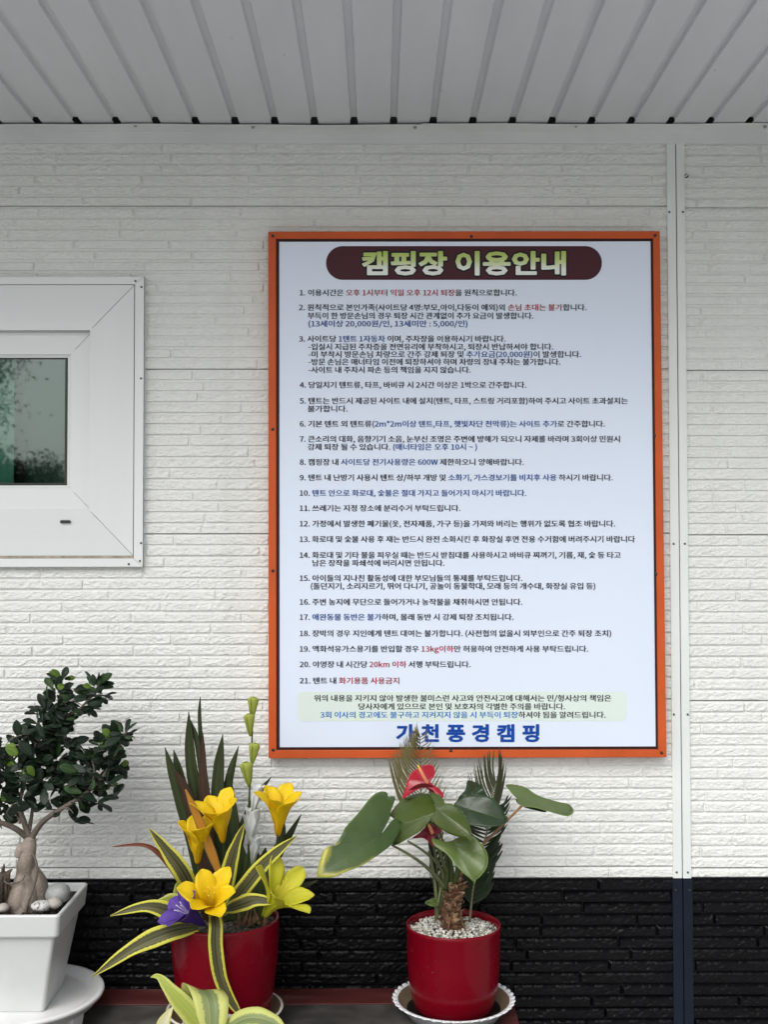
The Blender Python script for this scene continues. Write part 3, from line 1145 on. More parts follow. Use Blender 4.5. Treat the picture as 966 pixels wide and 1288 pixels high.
K_, R_, B_, C_, N_ = 0, 1, 2, 3, 4
LINES = [
    (368, 377, 650, [("1. 이용시간은 ", K_), ("오후 1시부터 익일 오후 12시 퇴장", R_), ("을 원칙으로합니다.", K_)]),
    (386.5, 376, 738, [("2. 원칙적으로 본인가족(사이트당 4명:부모,아이,다둥이 예외)외 ", K_), ("손님 초대는 불가", R_), ("합니다.", K_)]),
    (397, 387, 671, [("부득이 한 방문손님의 경우 퇴장 시간 관계없이 추가 요금이 발생합니다.", K_)]),
    (407, 388, 588, [("(13세이상 20,000원/인, 13세미만 : 5,000/인)", B_)]),
    (426, 376, 636, [("3. 사이트당 ", K_), ("1텐트 1자동차", B_), (" 이며, 주차장을 이용하시기 바랍니다.", K_)]),
    (436, 388, 696, [("-입실시 지급된 주차증을 전면유리에 부착하시고, 퇴장시 반납하셔야 합니다.", K_)]),
    (445.5, 388, 731, [("-미 부착시 방문손님 차량으로 간주 강제 퇴장 및 ", K_), ("추가요금(20,000원)", B_), ("이 발생합니다.", K_)]),
    (455, 388, 705, [("-방문 손님은 매너타임 이전에 퇴장하셔야 하며 차량의 장내 주차는 불가합니다.", K_)]),
    (465, 388, 592, [("-사이트 내 주차시 파손 등의 책임을 지지 않습니다.", K_)]),
    (484, 377, 662, [("4. 당일치기 텐트류, 타프, 바비큐 시 2시간 이상은 1박으로 간주합니다.", K_)]),
    (504, 377, 790, [("5. 텐트는 반드시 제공된 사이트 내에 설치(텐트, 타프, 스트링 거리포함)하여 주시고 사이트 초과설치는", K_)]),
    (514, 387, 437, [("불가합니다.", K_)]),
    (533, 377, 761, [("6. 기본 텐트 외 텐트류", K_), ("(2m*2m이상 텐트,타프, 햇빛차단 천막류)는 사이트 추가", B_), ("로 간주합니다.", K_)]),
    (552, 377, 780, [("7. 큰소리의 대화, 음향기기 소음, 눈부신 조명은 주변에 방해가 되오니 자제를 바라며 3회이상 민원시", K_)]),
    (562, 387, 600, [("강제 퇴장 될 수 있습니다. ", K_), ("(매너타임은 오후 10시 ~ )", B_)]),
    (581, 377, 659, [("8. 캠핑장 내 ", K_), ("사이트당 전기사용량은 600W", B_), (" 제한하오니 양해바랍니다.", K_)]),
    (600.5, 377, 771, [("9. 텐트 내 난방기 사용시 텐트 상/하부 개방 및 ", K_), ("소화기, 가스경보기를 비치후 사용", B_), (" 하시기 바랍니다.", K_)]),
    (620, 377, 662, [("10. ", K_), ("텐트 안으로 화로대, 숯불은 절대 가지고 들어가지 마시기 바랍니다.", B_)]),
    (639, 377, 579, [("11. 쓰레기는 지정 장소에 분리수거 부탁드립니다.", K_)]),
    (658.5, 377, 774, [("12. 가정에서 발생한 폐기물(옷, 전자제품, 가구 등)을 가져와 버리는 행위가 없도록 협조 바랍니다.", K_)]),
    (678, 377, 799, [("13. 화로대 및 숯불 사용 후 재는 반드시 완전 소화시킨 후 화장실 후면 전용 수거함에 버려주시기 바랍니다", K_)]),
    (698, 377, 781, [("14. 화로대 및 기타 불을 피우실 때는 반드시 받침대를 사용하시고 바비큐 찌꺼기, 기름, 재, 숯 등 타고", K_)]),
    (708, 393, 559, [("남은 장작을 파쇄석에 버리시면 안됩니다.", K_)]),
    (727, 377, 657, [("15. 아이들의 지나친 활동성에 대한 부모님들의 통제를 부탁드립니다.", K_)]),
    (737, 391, 749, [("(돌던지기, 소리지르기, 뛰어 다니기, 공놀이 동물학대, 모래 등의 개수대, 화장실 유입 등)", K_)]),
    (757, 377, 657, [("16. 주변 농지에 무단으로 들어가거나 농작물을 채취하시면 안됩니다.", K_)]),
    (776, 377, 646, [("17. ", K_), ("애완동물 동반은 불가", B_), ("하며, 몰래 동반 시 강제 퇴장 조치됩니다.", K_)]),
    (796.5, 377, 769, [("18. 장박의 경우 지인에게 텐트 대여는 불가합니다. (사전협의 없을시 외부인으로 간주 퇴장 조치)", K_)]),
    (816, 377, 740, [("19. 액화석유가스용기를 반입할 경우 ", K_), ("13kg이하", R_), ("만 허용하여 안전하게 사용 부탁드립니다.", K_)]),
    (835.5, 377, 592, [("20. 야영장 내 시간당 ", K_), ("20km 이하", R_), (" 서행 부탁드립니다.", K_)]),
    (856, 377, 502, [("21. 텐트 내 ", K_), ("화기용품 사용금지", R_)]),
    (878, 395, 769, [("위의 내용을 지키지 않아 발생한 불미스런 사고와 안전사고에 대해서는 민/형사상의 책임은", K_)]),
    (888.5, 451, 711, [("당사자에게 있으므로 본인 및 보호자의 각별한 주의를 바랍니다.", K_)]),
    (899, 403, 762, [("3회 이사의 경고에도 불구하고 지켜지지 않을 시 부득이 퇴장", C_), ("하셔야 됨을 알려드립니다.", K_)]),
]
for (yc, x0, x1, segs) in LINES:
    for n_, (dx, dy) in enumerate(((-.24, 0), (0, .1), (.24, 0))):
        put_line(segs, x0 + dx, x1 + dx, yc + dy, 8.2, 0.0, YB - 0.0009 - n_ * 0.00002)
for n_ in range(12):
    a = 2 * math.pi * n_ / 12
    put_line([("가천풍경캠핑", N_)], 499 + math.cos(a) * .8, 678 + math.cos(a) * .8, 922 + math.sin(a) * .6, 21.0, 0.004, YB - 0.0009 - n_ * 0.00001, spacing=1.20)
for k, nm, mt in ((0, 'black_lettering', 'ink_black'), (1, 'red_lettering', 'ink_red'), (2, 'blue_lettering', 'ink_blue'), (3, 'sky_blue_lettering', 'ink_sky'), (4, 'footer_lettering', 'ink_navy')):
    ink[k].build(nm, M[mt], sg, recalc=False)
tb, tf = MB(), MB()
TW = [("캠핑장 이용안내", 0)]
for i in range(20):
    a = 2 * math.pi * i / 20
    dx, dy = math.cos(a), math.sin(a)
    put_line(TW, 456 + dx * 2.9, 711.5 + dx * 2.9, 330.8 + dy * 2.9, 28.0, 0.006, YB - 0.0006 - i * 0.00001, tb)
    if i % 2 == 0:
        put_line(TW, 456 + dx * .85, 711.5 + dx * .85, 330.8 + dy * .8, 28.0, 0.006, YB - 0.0010 - i * 0.00001, tf)
put_line(TW, 456, 711.5, 330.8, 28.0, 0.006, YB - 0.00125, tf)
tb.build('title_outline', M['ink_black'], sg, recalc=False)
tf.build('title_lettering', title_mat(W(585, 346.5).z - sg.location.z, W(585, 315).z - sg.location.z), sg, recalc=False)
screws(sg, [(W(x, y, YR).x, YR, W(x, y, YR).z) for x, y in ((343, 296.8), (593, 297.5), (824.5, 296.2), (342.8, 540), (823.5, 548), (343, 718), (825.5, 722), (343.3, 943.2), (567, 944), (832.5, 947))], 0.0036, M['gasket'])

# ------------------------------------------------------------------ table
HT = 0.997                                 # table top below the eye
ZT = ZC - HT
tx1 = P(640, 1232, 2.64).x
tx0 = -1.45
ty1, ty0 = -0.012, -0.70
tbl = thing('plant_table', 'low dark table with worn red border under the potted plants', 'table', ((tx0 + tx1) / 2, (ty0 + ty1) / 2, 0))
m = MB()
BW = 0.088
m.box((tx0, ty0, ZT - 0.03), (tx1, ty1, ZT - 0.0025))
m.build('tabletop', M['table_black'], tbl, bevel=0.002)
m = MB()
m.box((tx0, ty1 - BW, ZT - 0.0024), (tx1, ty1, ZT))
m.box((tx0, ty0, ZT - 0.0024), (tx1, ty0 + BW, ZT))
m.box((tx1 - 0.040, ty0 + BW, ZT - 0.0024), (tx1, ty1 - BW, ZT))
m.box((tx0, ty0 + BW, ZT - 0.0024), (tx0 + 0.04, ty1 - BW, ZT))
m.build('border', M['table_red'], tbl, bevel=0.0008)
for sx in (tx0 + 0.05, tx1 - 0.05):
    for sy in (ty0 + 0.06, ty1 - 0.06):
        m = MB()
        m.box((sx - 0.02, sy - 0.02, 0), (sx + 0.02, sy + 0.02, ZT - 0.031))
        m.build('leg', M['table_red'], tbl, bevel=0.003)

# ------------------------------------------------------------------ left: stand, planter, bonsai
dL = 2.477
cL = P(24, 1200, dL)
cLx, cLy = P(24, 1225, dL).x, -D + dL
ZP = ZC - 0.955                            # top of the stand's plate
std = thing('plant_stand', 'round white plastic stand on short feet under the square planter', 'plant stand', (cLx, cLy, ZT))
m = MB()
rs = 0.170
m.lathe([(0.0001, ZP - 0.010), (rs - 0.03, ZP - 0.010), (rs - 0.016, ZP - 0.012), (rs - 0.010, ZP - 0.010), (rs - 0.008, ZP - 0.003), (rs - 0.003, ZP - 0.002), (rs - 0.001, ZP + 0.003), (rs + 0.004, ZP + 0.0045), (rs + 0.006, ZP + 0.009), (rs + 0.005, ZP + 0.013), (rs + 0.001, ZP + 0.0145), (rs - 0.005, ZP + 0.013), (rs - 0.012, ZP + 0.006), (rs - 0.020, ZP + 0.0035), (rs - 0.0225, ZP + 0.0005), (rs - 0.03, ZP), (0.0001, ZP)], cLx, cLy, 0, 128)
m.build('plate', M['stand'], std)
for a in (-22, 68, 158, 248):
    ca, sa = math.cos(R(a)), math.sin(R(a))
    m = MB()
    c0 = Vector((cLx, cLy, 0))
    u = Vector((ca, sa, 0)); v = Vector((-sa, ca, 0))
    vs = []
    for (z, k) in ((ZT + 0.0002, 0.85), (ZP - 0.011, 1.0)):
        for (r0, s) in ((0.110, -0.012), (0.152, -0.022), (0.152, 0.022), (0.110, 0.012)):
            vs.append(c0 + u * (0.13 + (r0 - 0.13) * k) + v * s * k + Vector((0, 0, z)))
    m.add(vs, [(0, 1, 2, 3), (7, 6, 5, 4), (0, 4, 5, 1), (1, 5, 6, 2), (2, 6, 7, 3), (3, 7, 4, 0)], smooth=False)
    m.build('foot', M['stand'], std, bevel=0.004)

ptop, zr = 0.117, ZC - 0.745
pl = thing('square_planter', 'square tapered white planter holding the bonsai', 'planter', (cLx, cLy, ZP))
m = MB()


def sq(h, z, r=0.008, n=5):
    out = []
    for (sx, sy, a0) in ((1, 1, 0), (-1, 1, 90), (-1, -1, 180), (1, -1, 270)):
        for i in range(n):
            a = R(a0 + 90 * i / (n - 1))
            out.append((cLx + sx * (h - r) + r * math.cos(a), cLy + sy * (h - r) + r * math.sin(a), z))
    return out


loops = [sq(0.0728, ZP + 0.0008), sq(0.0735, ZP + 0.004), sq(0.1015, zr - 0.050), sq(0.1035, zr - 0.047), sq(0.1095, zr - 0.0465, 0.009), sq(0.112, zr - 0.043, 0.010), sq(0.116, zr - 0.003, 0.010), sq(0.1145, zr, 0.010), sq(0.109, zr, 0.007), sq(0.1075, zr - 0.002, 0.006), sq(0.097, zr - 0.055, 0.005)]
n = len(loops[0])
vs = [v for L in loops for v in L]
fs = [tuple(range(n))]
for j in range(len(loops) - 1):
    for i in range(n):
        a, b = j * n + i, j * n + (i + 1) % n
        fs.append((a, b, b + n, a + n))
m.add(vs, fs, smooth=False)
pot_o = m.build('pot', M['planter'], pl)
for poly in pot_o.data.polygons:
    poly.use_smooth = False


def lumps(m, pts, rlo, rhi, mi=0, squash=0.75):
    for p in pts:
        ico_add(m, p, random.uniform(rlo, rhi), squash, mi)


ICO = None


def ico_add(m, p, r, squash=0.75, mi=0, jit=0.22):
    global ICO
    if ICO is None:
        b = bmesh.new(); bmesh.ops.create_icosphere(b, subdivisions=1, radius=1)
        ICO = ([v.co.copy() for v in b.verts], [tuple(v.index for v in f.verts) for f in b.faces]); b.free()
    e = Euler((random.uniform(0, 6), random.uniform(0, 6), random.uniform(0, 6))).to_matrix()
    sc = Vector((1, random.uniform(.7, 1), squash))
    vs = []
    for v in ICO[0]:
        q = v * (1 + random.uniform(-jit, jit))
        q = e @ Vector((q.x * sc.x, q.y * sc.y, q.z * sc.z))
        vs.append(Vector(p) + q * r)
    m.add(vs, ICO[1], mi=mi, smooth=False)


m = MB()
zs_ = zr - 0.016
ss = sq(0.1025, zs_, 0.005)
m.add(ss, [tuple(range(len(ss)))], smooth=False)
for i in range(420):
    ico_add(m, (cLx + random.uniform(-.098, .098), cLy + random.uniform(-.098, .098), zs_ + random.uniform(-.001, .003)), random.uniform(.002, .0065))
so = m.build('planter_soil', M['soil'])
so['kind'] = 'stuff'
so['label'] = 'dark lumpy soil filling the square white planter'
so['category'] = 'soil'


def pebble(px, py, d, rx, ry, rz, mat, label, seed):
    b = bmesh.new()
    bmesh.ops.create_icosphere(b, subdivisions=3, radius=1)
    rg = random.Random(seed)
    ph = [rg.uniform(0, 6) for _ in range(6)]
    c = P(px, py, d)
    o = bpy.data.objects.new('pebble', bpy.data.meshes.new('pebble'))
    o.location = c
    for v in b.verts:
        q = v.co
        k = 1 + 0.07 * math.sin(q.x * 2.3 + ph[0]) + 0.07 * math.sin(q.y * 2.7 + ph[1]) + 0.05 * math.sin(q.z * 3.1 + ph[2]) + 0.03 * math.sin(q.x * 6 + q.z * 5 + ph[3])
        v.co = Vector((q.x * rx, q.y * ry, q.z * rz)) * k
    b.to_mesh(o.data); b.free()
    for p_ in o.data.polygons:
        p_.use_smooth = True
    o.data.materials.append(mat)
    C.objects.link(o)
    tag(o, label, 'pebble', 'pebbles in the planter')


pebble(71, 1124, 2.455, .029, .026, .020, M['stone_a'], 'largest smooth blue grey pebble beside the bonsai trunk', 1)
pebble(50, 1140, 2.40, .020, .018, .012, M['stone_b'], 'speckled whitish pebble at the front rim of the planter', 2)
pebble(68, 1135, 2.415, .016, .015, .0115, M['stone_c'], 'small tan pebble just in front of the large grey one', 3)
pebble(3, 1142, 2.40, .012, .012, .009, M['stone_c'], 'little tan pebble below the dead wood at the planter front', 4)

# bonsai
tree = thing('bonsai_tree', 'ginseng ficus bonsai with swollen pale trunk and small dark leaves', 'bonsai tree', P(28, 1140, 2.46))
m = MB()
TP = lambda x, y, d=2.455: P(x, y, d)
pxm = dL / FPX
# swollen root: two lobes and a neck, joined by remeshing
m.tube([TP(26, 1160), TP(27, 1142), TP(29, 1120), TP(30, 1100), TP(32, 1085), TP(36, 1068), TP(37, 1052)], [22 * pxm, 23 * pxm, 17 * pxm, 10 * pxm, 10.5 * pxm, 9 * pxm, 7 * pxm], 20, seg=20)
m.tube([TP(44, 1150, 2.475), TP(45, 1135, 2.475), TP(44, 1113, 2.475), TP(38, 1094, 2.465), TP(34, 1082, 2.46)], [13 * pxm, 15.5 * pxm, 15 * pxm, 10 * pxm, 4 * pxm], 18, seg=16)
m.tube([TP(18, 1155, 2.44), TP(20, 1138, 2.435), TP(24, 1115, 2.44), TP(27, 1095, 2.45)], [10 * pxm, 12 * pxm, 9 * pxm, 4 * pxm], 18, seg=12)
m.tube([TP(23, 1078, 2.45), TP(26, 1068, 2.45), TP(30, 1063, 2.452)], [6 * pxm, 6.5 * pxm, 4 * pxm], 12, seg=8)
tro = m.build('trunk', M['ficus_bark'], tree)
rm = tro.modifiers.new('remesh', 'REMESH'); rm.mode = 'VOXEL'; rm.voxel_size = 0.0017; rm.use_smooth_shade = True
sm = tro.modifiers.new('smooth', 'SMOOTH'); sm.factor = 0.6; sm.iterations = 3
m = MB()
BR = [
    ([(37, 1056, 2.455), (30, 1035, 2.45), (24, 1012, 2.44), (30, 985, 2.44), (37, 960, 2.45), (45, 935, 2.45), (62, 910, 2.455), (73, 885, 2.46), (77, 850, 2.46)], [6.5, 5, 4, 3.2, 3, 2.6, 2.2, 1.8, 1]),
    ([(38, 1056, 2.455), (52, 1035, 2.44), (72, 1020, 2.43), (100, 1003, 2.43), (122, 985, 2.44), (138, 962, 2.45), (150, 938, 2.45), (160, 918, 2.45)], [6, 5, 4.2, 3.4, 2.8, 2.4, 1.8, 1]),
    ([(36, 1056, 2.455), (20, 1043, 2.44), (4, 1036, 2.43), (-18, 1027, 2.42), (-40, 1000, 2.42), (-45, 960, 2.42)], [6, 5, 4.5, 3.5, 2.5, 1.5]),
    ([(36, 1045, 2.455), (40, 1020, 2.47), (42, 1000, 2.48), (55, 975, 2.49), (66, 945, 2.49), (80, 920, 2.49)], [4, 3, 2.6, 2.2, 1.8, 1]),
    ([(26, 1035, 2.45), (18, 1018, 2.46), (12, 1000, 2.47), (5, 975, 2.47), (0, 945, 2.47)], [3.5, 2.8, 2.2, 1.8, 1]),
    ([(62, 912, 2.455), (80, 902, 2.45), (98, 893, 2.445), (114, 876, 2.44), (126, 858, 2.44)], [2.4, 2.2, 2.2, 1.8, 1]),
    ([(66, 945, 2.49), (85, 938, 2.48), (96, 942, 2.48)], [1.5, 1.2, .8]),
    ([(110, 995, 2.435), (118, 975, 2.43), (115, 955, 2.43)], [2, 1.5, .8]),
    ([(138, 985, 2.44), (143, 990, 2.44), (150, 996, 2.44)], [1.2, 1.1, .8]),
    ([(72, 1020, 2.43), (84, 1016, 2.42), (92, 1023, 2.42)], [1.3, 1, .7]),
    ([(14, 1030, 2.42), (8, 1022, 2.41), (18, 1010, 2.40), (24, 1014, 2.40)], [1.2, 1, .8, .6]),
    ([(45, 935, 2.45), (30, 925, 2.44), (16, 928, 2.44)], [1.5, 1.2, .8]),
]
for pts, rr in BR:
    m.tube([P(*q) for q in pts], [x * 0.70 * pxm for x in rr], 9, seg=len(pts) * 4, lump=0.06)
m.build('branch', M['ficus_twig'], tree)
m = MB()
m.tube([P(38, 1068, 2.45), P(45, 1084, 2.436), P(46, 1100, 2.428), P(41, 1118, 2.424), P(35, 1135, 2.42), P(31, 1150, 2.42)], [1.4 * pxm, 1.6 * pxm, 1.5 * pxm], 7, seg=16, lump=.1)
m.tube([P(4, 1108, 2.42), P(12, 1112, 2.42), P(26, 1108, 2.425), P(31, 1100, 2.43)], [1.2 * pxm, 1 * pxm, .7 * pxm], 6, seg=10, lump=.1)
m.build('aerial_root', M['ficus_twig'], tree)
CL = [(77, 848, 8, 9), (70, 862, 10, 9), (66, 880, 14, 10), (126, 856, 8, 9), (134, 866, 10, 5), (112, 880, 12, 6), (98, 889, 10, 6), (122, 868, 10, 7),
      (58, 890, 14, 9), (72, 900, 16, 11), (50, 905, 14, 10), (80, 915, 14, 9), (60, 925, 20, 14), (40, 930, 16, 11), (26, 926, 10, 5), (84, 930, 10, 7), (48, 950, 18, 14),
      (25, 955, 16, 12), (70, 950, 14, 10), (30, 975, 18, 14), (50, 975, 16, 12), (86, 952, 8, 5), (4, 930, 6, 4), (6, 965, 14, 11), (0, 990, 16, 13), (28, 995, 14, 8), (62, 1000, 10, 6), (12, 1005, 10, 6),
      (163, 915, 9, 9), (152, 922, 9, 8), (134, 930, 10, 8), (142, 943, 13, 11), (122, 945, 12, 9), (155, 955, 9, 7), (110, 962, 14, 11), (130, 965, 16, 14), (100, 978, 12, 9), (118, 985, 14, 10), (140, 978, 8, 5), (130, 998, 9, 6),
      (105, 995, 10, 6), (80, 985, 10, 6), (150, 996, 4, 2), (92, 1025, 4, 3), (78, 1010, 9, 5), (-12, 945, 16, 12), (-20, 975, 18, 14), (-30, 1000, 14, 10), (-25, 930, 12, 8), (2, 1018, 8, 5)]
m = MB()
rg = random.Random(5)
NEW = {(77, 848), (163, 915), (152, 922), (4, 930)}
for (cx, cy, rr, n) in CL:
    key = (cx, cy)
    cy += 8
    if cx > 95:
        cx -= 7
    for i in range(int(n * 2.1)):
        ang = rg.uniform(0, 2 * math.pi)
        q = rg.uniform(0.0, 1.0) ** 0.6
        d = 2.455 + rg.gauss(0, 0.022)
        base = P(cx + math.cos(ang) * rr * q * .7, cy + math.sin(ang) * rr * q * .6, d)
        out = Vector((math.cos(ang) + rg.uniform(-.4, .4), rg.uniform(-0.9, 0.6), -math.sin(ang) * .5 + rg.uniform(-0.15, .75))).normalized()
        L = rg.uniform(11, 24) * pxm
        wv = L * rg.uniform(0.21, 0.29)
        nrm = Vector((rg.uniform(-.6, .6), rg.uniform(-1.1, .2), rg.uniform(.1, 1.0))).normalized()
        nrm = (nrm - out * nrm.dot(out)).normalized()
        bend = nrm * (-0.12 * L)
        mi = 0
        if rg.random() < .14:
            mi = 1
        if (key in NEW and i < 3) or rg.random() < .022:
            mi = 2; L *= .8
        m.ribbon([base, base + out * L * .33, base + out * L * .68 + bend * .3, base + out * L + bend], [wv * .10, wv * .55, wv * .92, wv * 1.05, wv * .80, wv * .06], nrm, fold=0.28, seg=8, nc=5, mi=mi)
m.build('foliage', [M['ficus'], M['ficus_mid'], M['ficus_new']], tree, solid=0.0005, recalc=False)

# dead wood
m = MB()
rg = random.Random(3)
for i in range(11):
    x = -16 + i * 2.6 + rg.uniform(-1, 1)
    top = 1078 + abs(x + 2) * 1.0 + rg.uniform(0, 22)
    m.tube([P(x * .9 - 1, 1152, 2.42 + rg.uniform(-.02, .02)), P(x + rg.uniform(-1, 1), 1125, 2.42 + rg.uniform(-.02, .02)), P(x + 2 + rg.uniform(-1.5, 1.5), 1100, 2.425), P(x + 4 + rg.uniform(-2, 3), top, 2.43)], [3.4 * pxm, 2.8 * pxm, 2.4 * pxm, 0.7 * pxm], 7, seg=10, lump=.3)
o = m.build('dead_wood', M['deadwood'])
tag(o, 'dark splintered dead wood stump standing left of the bonsai trunk', 'dead wood')

# ------------------------------------------------------------------ pots
def red_pot(name, label, cx, cy, z0, prof, th=0.007):
    inner = [(max(r - th, 0.0001), z) for r, z in reversed(prof[2:])]
    inner[0] = (prof[-1][0] - th * .8, prof[-1][1])
    pr = [(0.0001, prof[0][1])] + prof + [(prof[-1][0] - th * .3, prof[-1][1] + 0.0018)] + inner + [(0.0001, inner[-1][1])]
    m = MB()
    m.lathe(pr, cx, cy, z0, 96)
    o = m.build(name, M['red_glaze'])
    tag(o, label, 'plant pot')
    return o


# right pot in its scalloped saucer
dR = 2.495
cRx, cRy = P(570.5, 1200, dR).x, -D + dR
s = dR / FPX
zRim = ZC - (1157 - 688) * s + 0.0
hR = zRim - (ZT + 0.010)
zb = ZT + 0.010
red_pot('flower_pot', 'glossy dark red pot with white grit holding the anthurium', cRx, cRy, zb,
        [(0.072, 0.0), (0.079, 0.002), (0.0835, 0.008), (0.0875, 0.020), (0.0905, 0.032), (0.0925, 0.040), (0.0938, 0.046), (0.0965, 0.066), (0.0985, 0.09), (0.0995, 0.12), (0.1003, hR - 0.012), (0.1015, hR - 0.006), (0.1015, hR)])
sc = thing('pot_saucer', 'white saucer with scalloped rim under the anthurium pot', 'saucer', (cRx, cRy, ZT))
rS = 0.1265
m = MB()


def scallop(a, j):
    return 0.0022 * abs(math.sin(a * 17)) if j in (3, 4, 5) else 0.0


m.lathe([(0.0001, ZT + 0.0002), (rS - 0.030, ZT + 0.0002), (rS - 0.012, ZT + 0.024), (rS - 0.001, ZT + 0.0305), (rS + 0.001, ZT + 0.032), (rS - 0.002, ZT + 0.0335), (rS - 0.007, ZT + 0.0325)], cRx, cRy, 0, 272, scal=scallop)
m.build('dish', M['saucer_w'], sc)
m = MB()
m.lathe([(rS - 0.007, ZT + 0.0325), (rS - 0.015, ZT + 0.025), (rS - 0.033, ZT + 0.005), (0.0001, ZT + 0.0045)], cRx, cRy, 0, 96)
m.build('dish_inside', M['saucer_in'], sc)
m = MB()
nb = 40
for i in range(nb):
    a = 2 * math.pi * i / nb
    c = Vector((cRx + (rS - 0.001) * math.cos(a), cRy + (rS - 0.001) * math.sin(a), ZT + 0.0325))
    u = Vector((math.cos(a), math.sin(a), 0.35)).normalized(); v = Vector((-math.sin(a), math.cos(a), 0)); w_ = u.cross(v)
    b = bmesh.new(); bmesh.ops.create_uvsphere(b, u_segments=8, v_segments=6, radius=1)
    m.add([c + u * q.co.x * 0.0072 + v * q.co.y * 0.0098 + w_ * q.co.z * 0.0022 for q in b.verts], [tuple(x.index for x in f.verts) for f in b.faces])
    b.free()
m.build('scalloped_rim', M['saucer_w'], sc)
m = MB()
m.lathe([(0.0001, ZT + 0.0125), (rS - 0.0258, ZT + 0.0125)], cRx, cRy, 0, 64)
o = m.build('wet_dirt', M['wet'])
o['kind'] = 'stuff'

m = MB()
zg = zRim - 0.014
m.lathe([(0.0001, zg - 0.002), (0.093, zg - 0.002)], cRx, cRy, 0, 48)
rg = random.Random(9)
m.mi = [1] * len(m.mi)
for i in range(1150):
    a, r = rg.uniform(0, 6.283), 0.092 * math.sqrt(rg.random())
    ico_add(m, (cRx + r * math.cos(a), cRy + r * math.sin(a), zg + rg.uniform(-.001, .0035) + 0.004 * (1 - r / .092)), rg.uniform(.0022, .0044), 0.8)
o = m.build('white_grit', [M['gravel'], M['soil']])
o['kind'] = 'stuff'
o['label'] = 'white and grey grit covering the soil of the anthurium pot'
o['category'] = 'grit'

# middle pot in its cream saucer
dM = 2.44
cMx, cMy = P(283, 1200, dM).x, -D + dM
s = dM / FPX
zRimM = ZC - (1148 - 688) * s
hM = zRimM - (ZT + 0.008)
red_pot('flower_pot', 'larger glossy red pot holding the yellow flowers and striped leaves', cMx, cMy, ZT + 0.008,
        [(0.080, 0.0), (0.086, 0.002), (0.0905, 0.010), (0.095, 0.030), (0.1005, 0.06), (0.1055, 0.095), (0.1092, 0.13), (0.1118, 0.165), (0.1126, hM - 0.012), (0.1122, hM - 0.004), (0.1118, hM)])
sm_ = thing('pot_saucer', 'plain cream saucer under the larger red flower pot', 'saucer', (cMx, cMy, ZT))
rS2 = 0.121
m = MB()
m.lathe([(0.0001, ZT + 0.0002), (rS2 - 0.03, ZT + 0.0002), (rS2 - 0.010, ZT + 0.022), (rS2 - 0.001, ZT + 0.034), (rS2 + 0.001, ZT + 0.037), (rS2 - 0.0015, ZT + 0.0385), (rS2 - 0.005, ZT + 0.0375)], cMx, cMy, 0, 96)
m.build('dish', M['saucer_c'], sm_)
m = MB()
m.lathe([(rS2 - 0.005, ZT + 0.0375), (rS2 - 0.014, ZT + 0.024), (rS2 - 0.03, ZT + 0.005), (0.0001, ZT + 0.0045)], cMx, cMy, 0, 96)
m.build('dish_inside', M['saucer_in'], sm_)
m = MB()
zgM = zRimM - 0.012
m.lathe([(0.0001, zgM), (0.1045, zgM)], cMx, cMy, 0, 48)
for i in range(700):
    a, r = rg.uniform(0, 6.283), 0.102 * math.sqrt(rg.random())
    ico_add(m, (cMx + r * math.cos(a), cMy + r * math.sin(a), zgM + rg.uniform(-.001, .003)), rg.uniform(.002, .0050), 0.8)
o = m.build('pot_soil', M['soil_grey'])
o['kind'] = 'stuff'
o['label'] = 'dark gritty soil in the larger red flower pot'
o['category'] = 'soil'

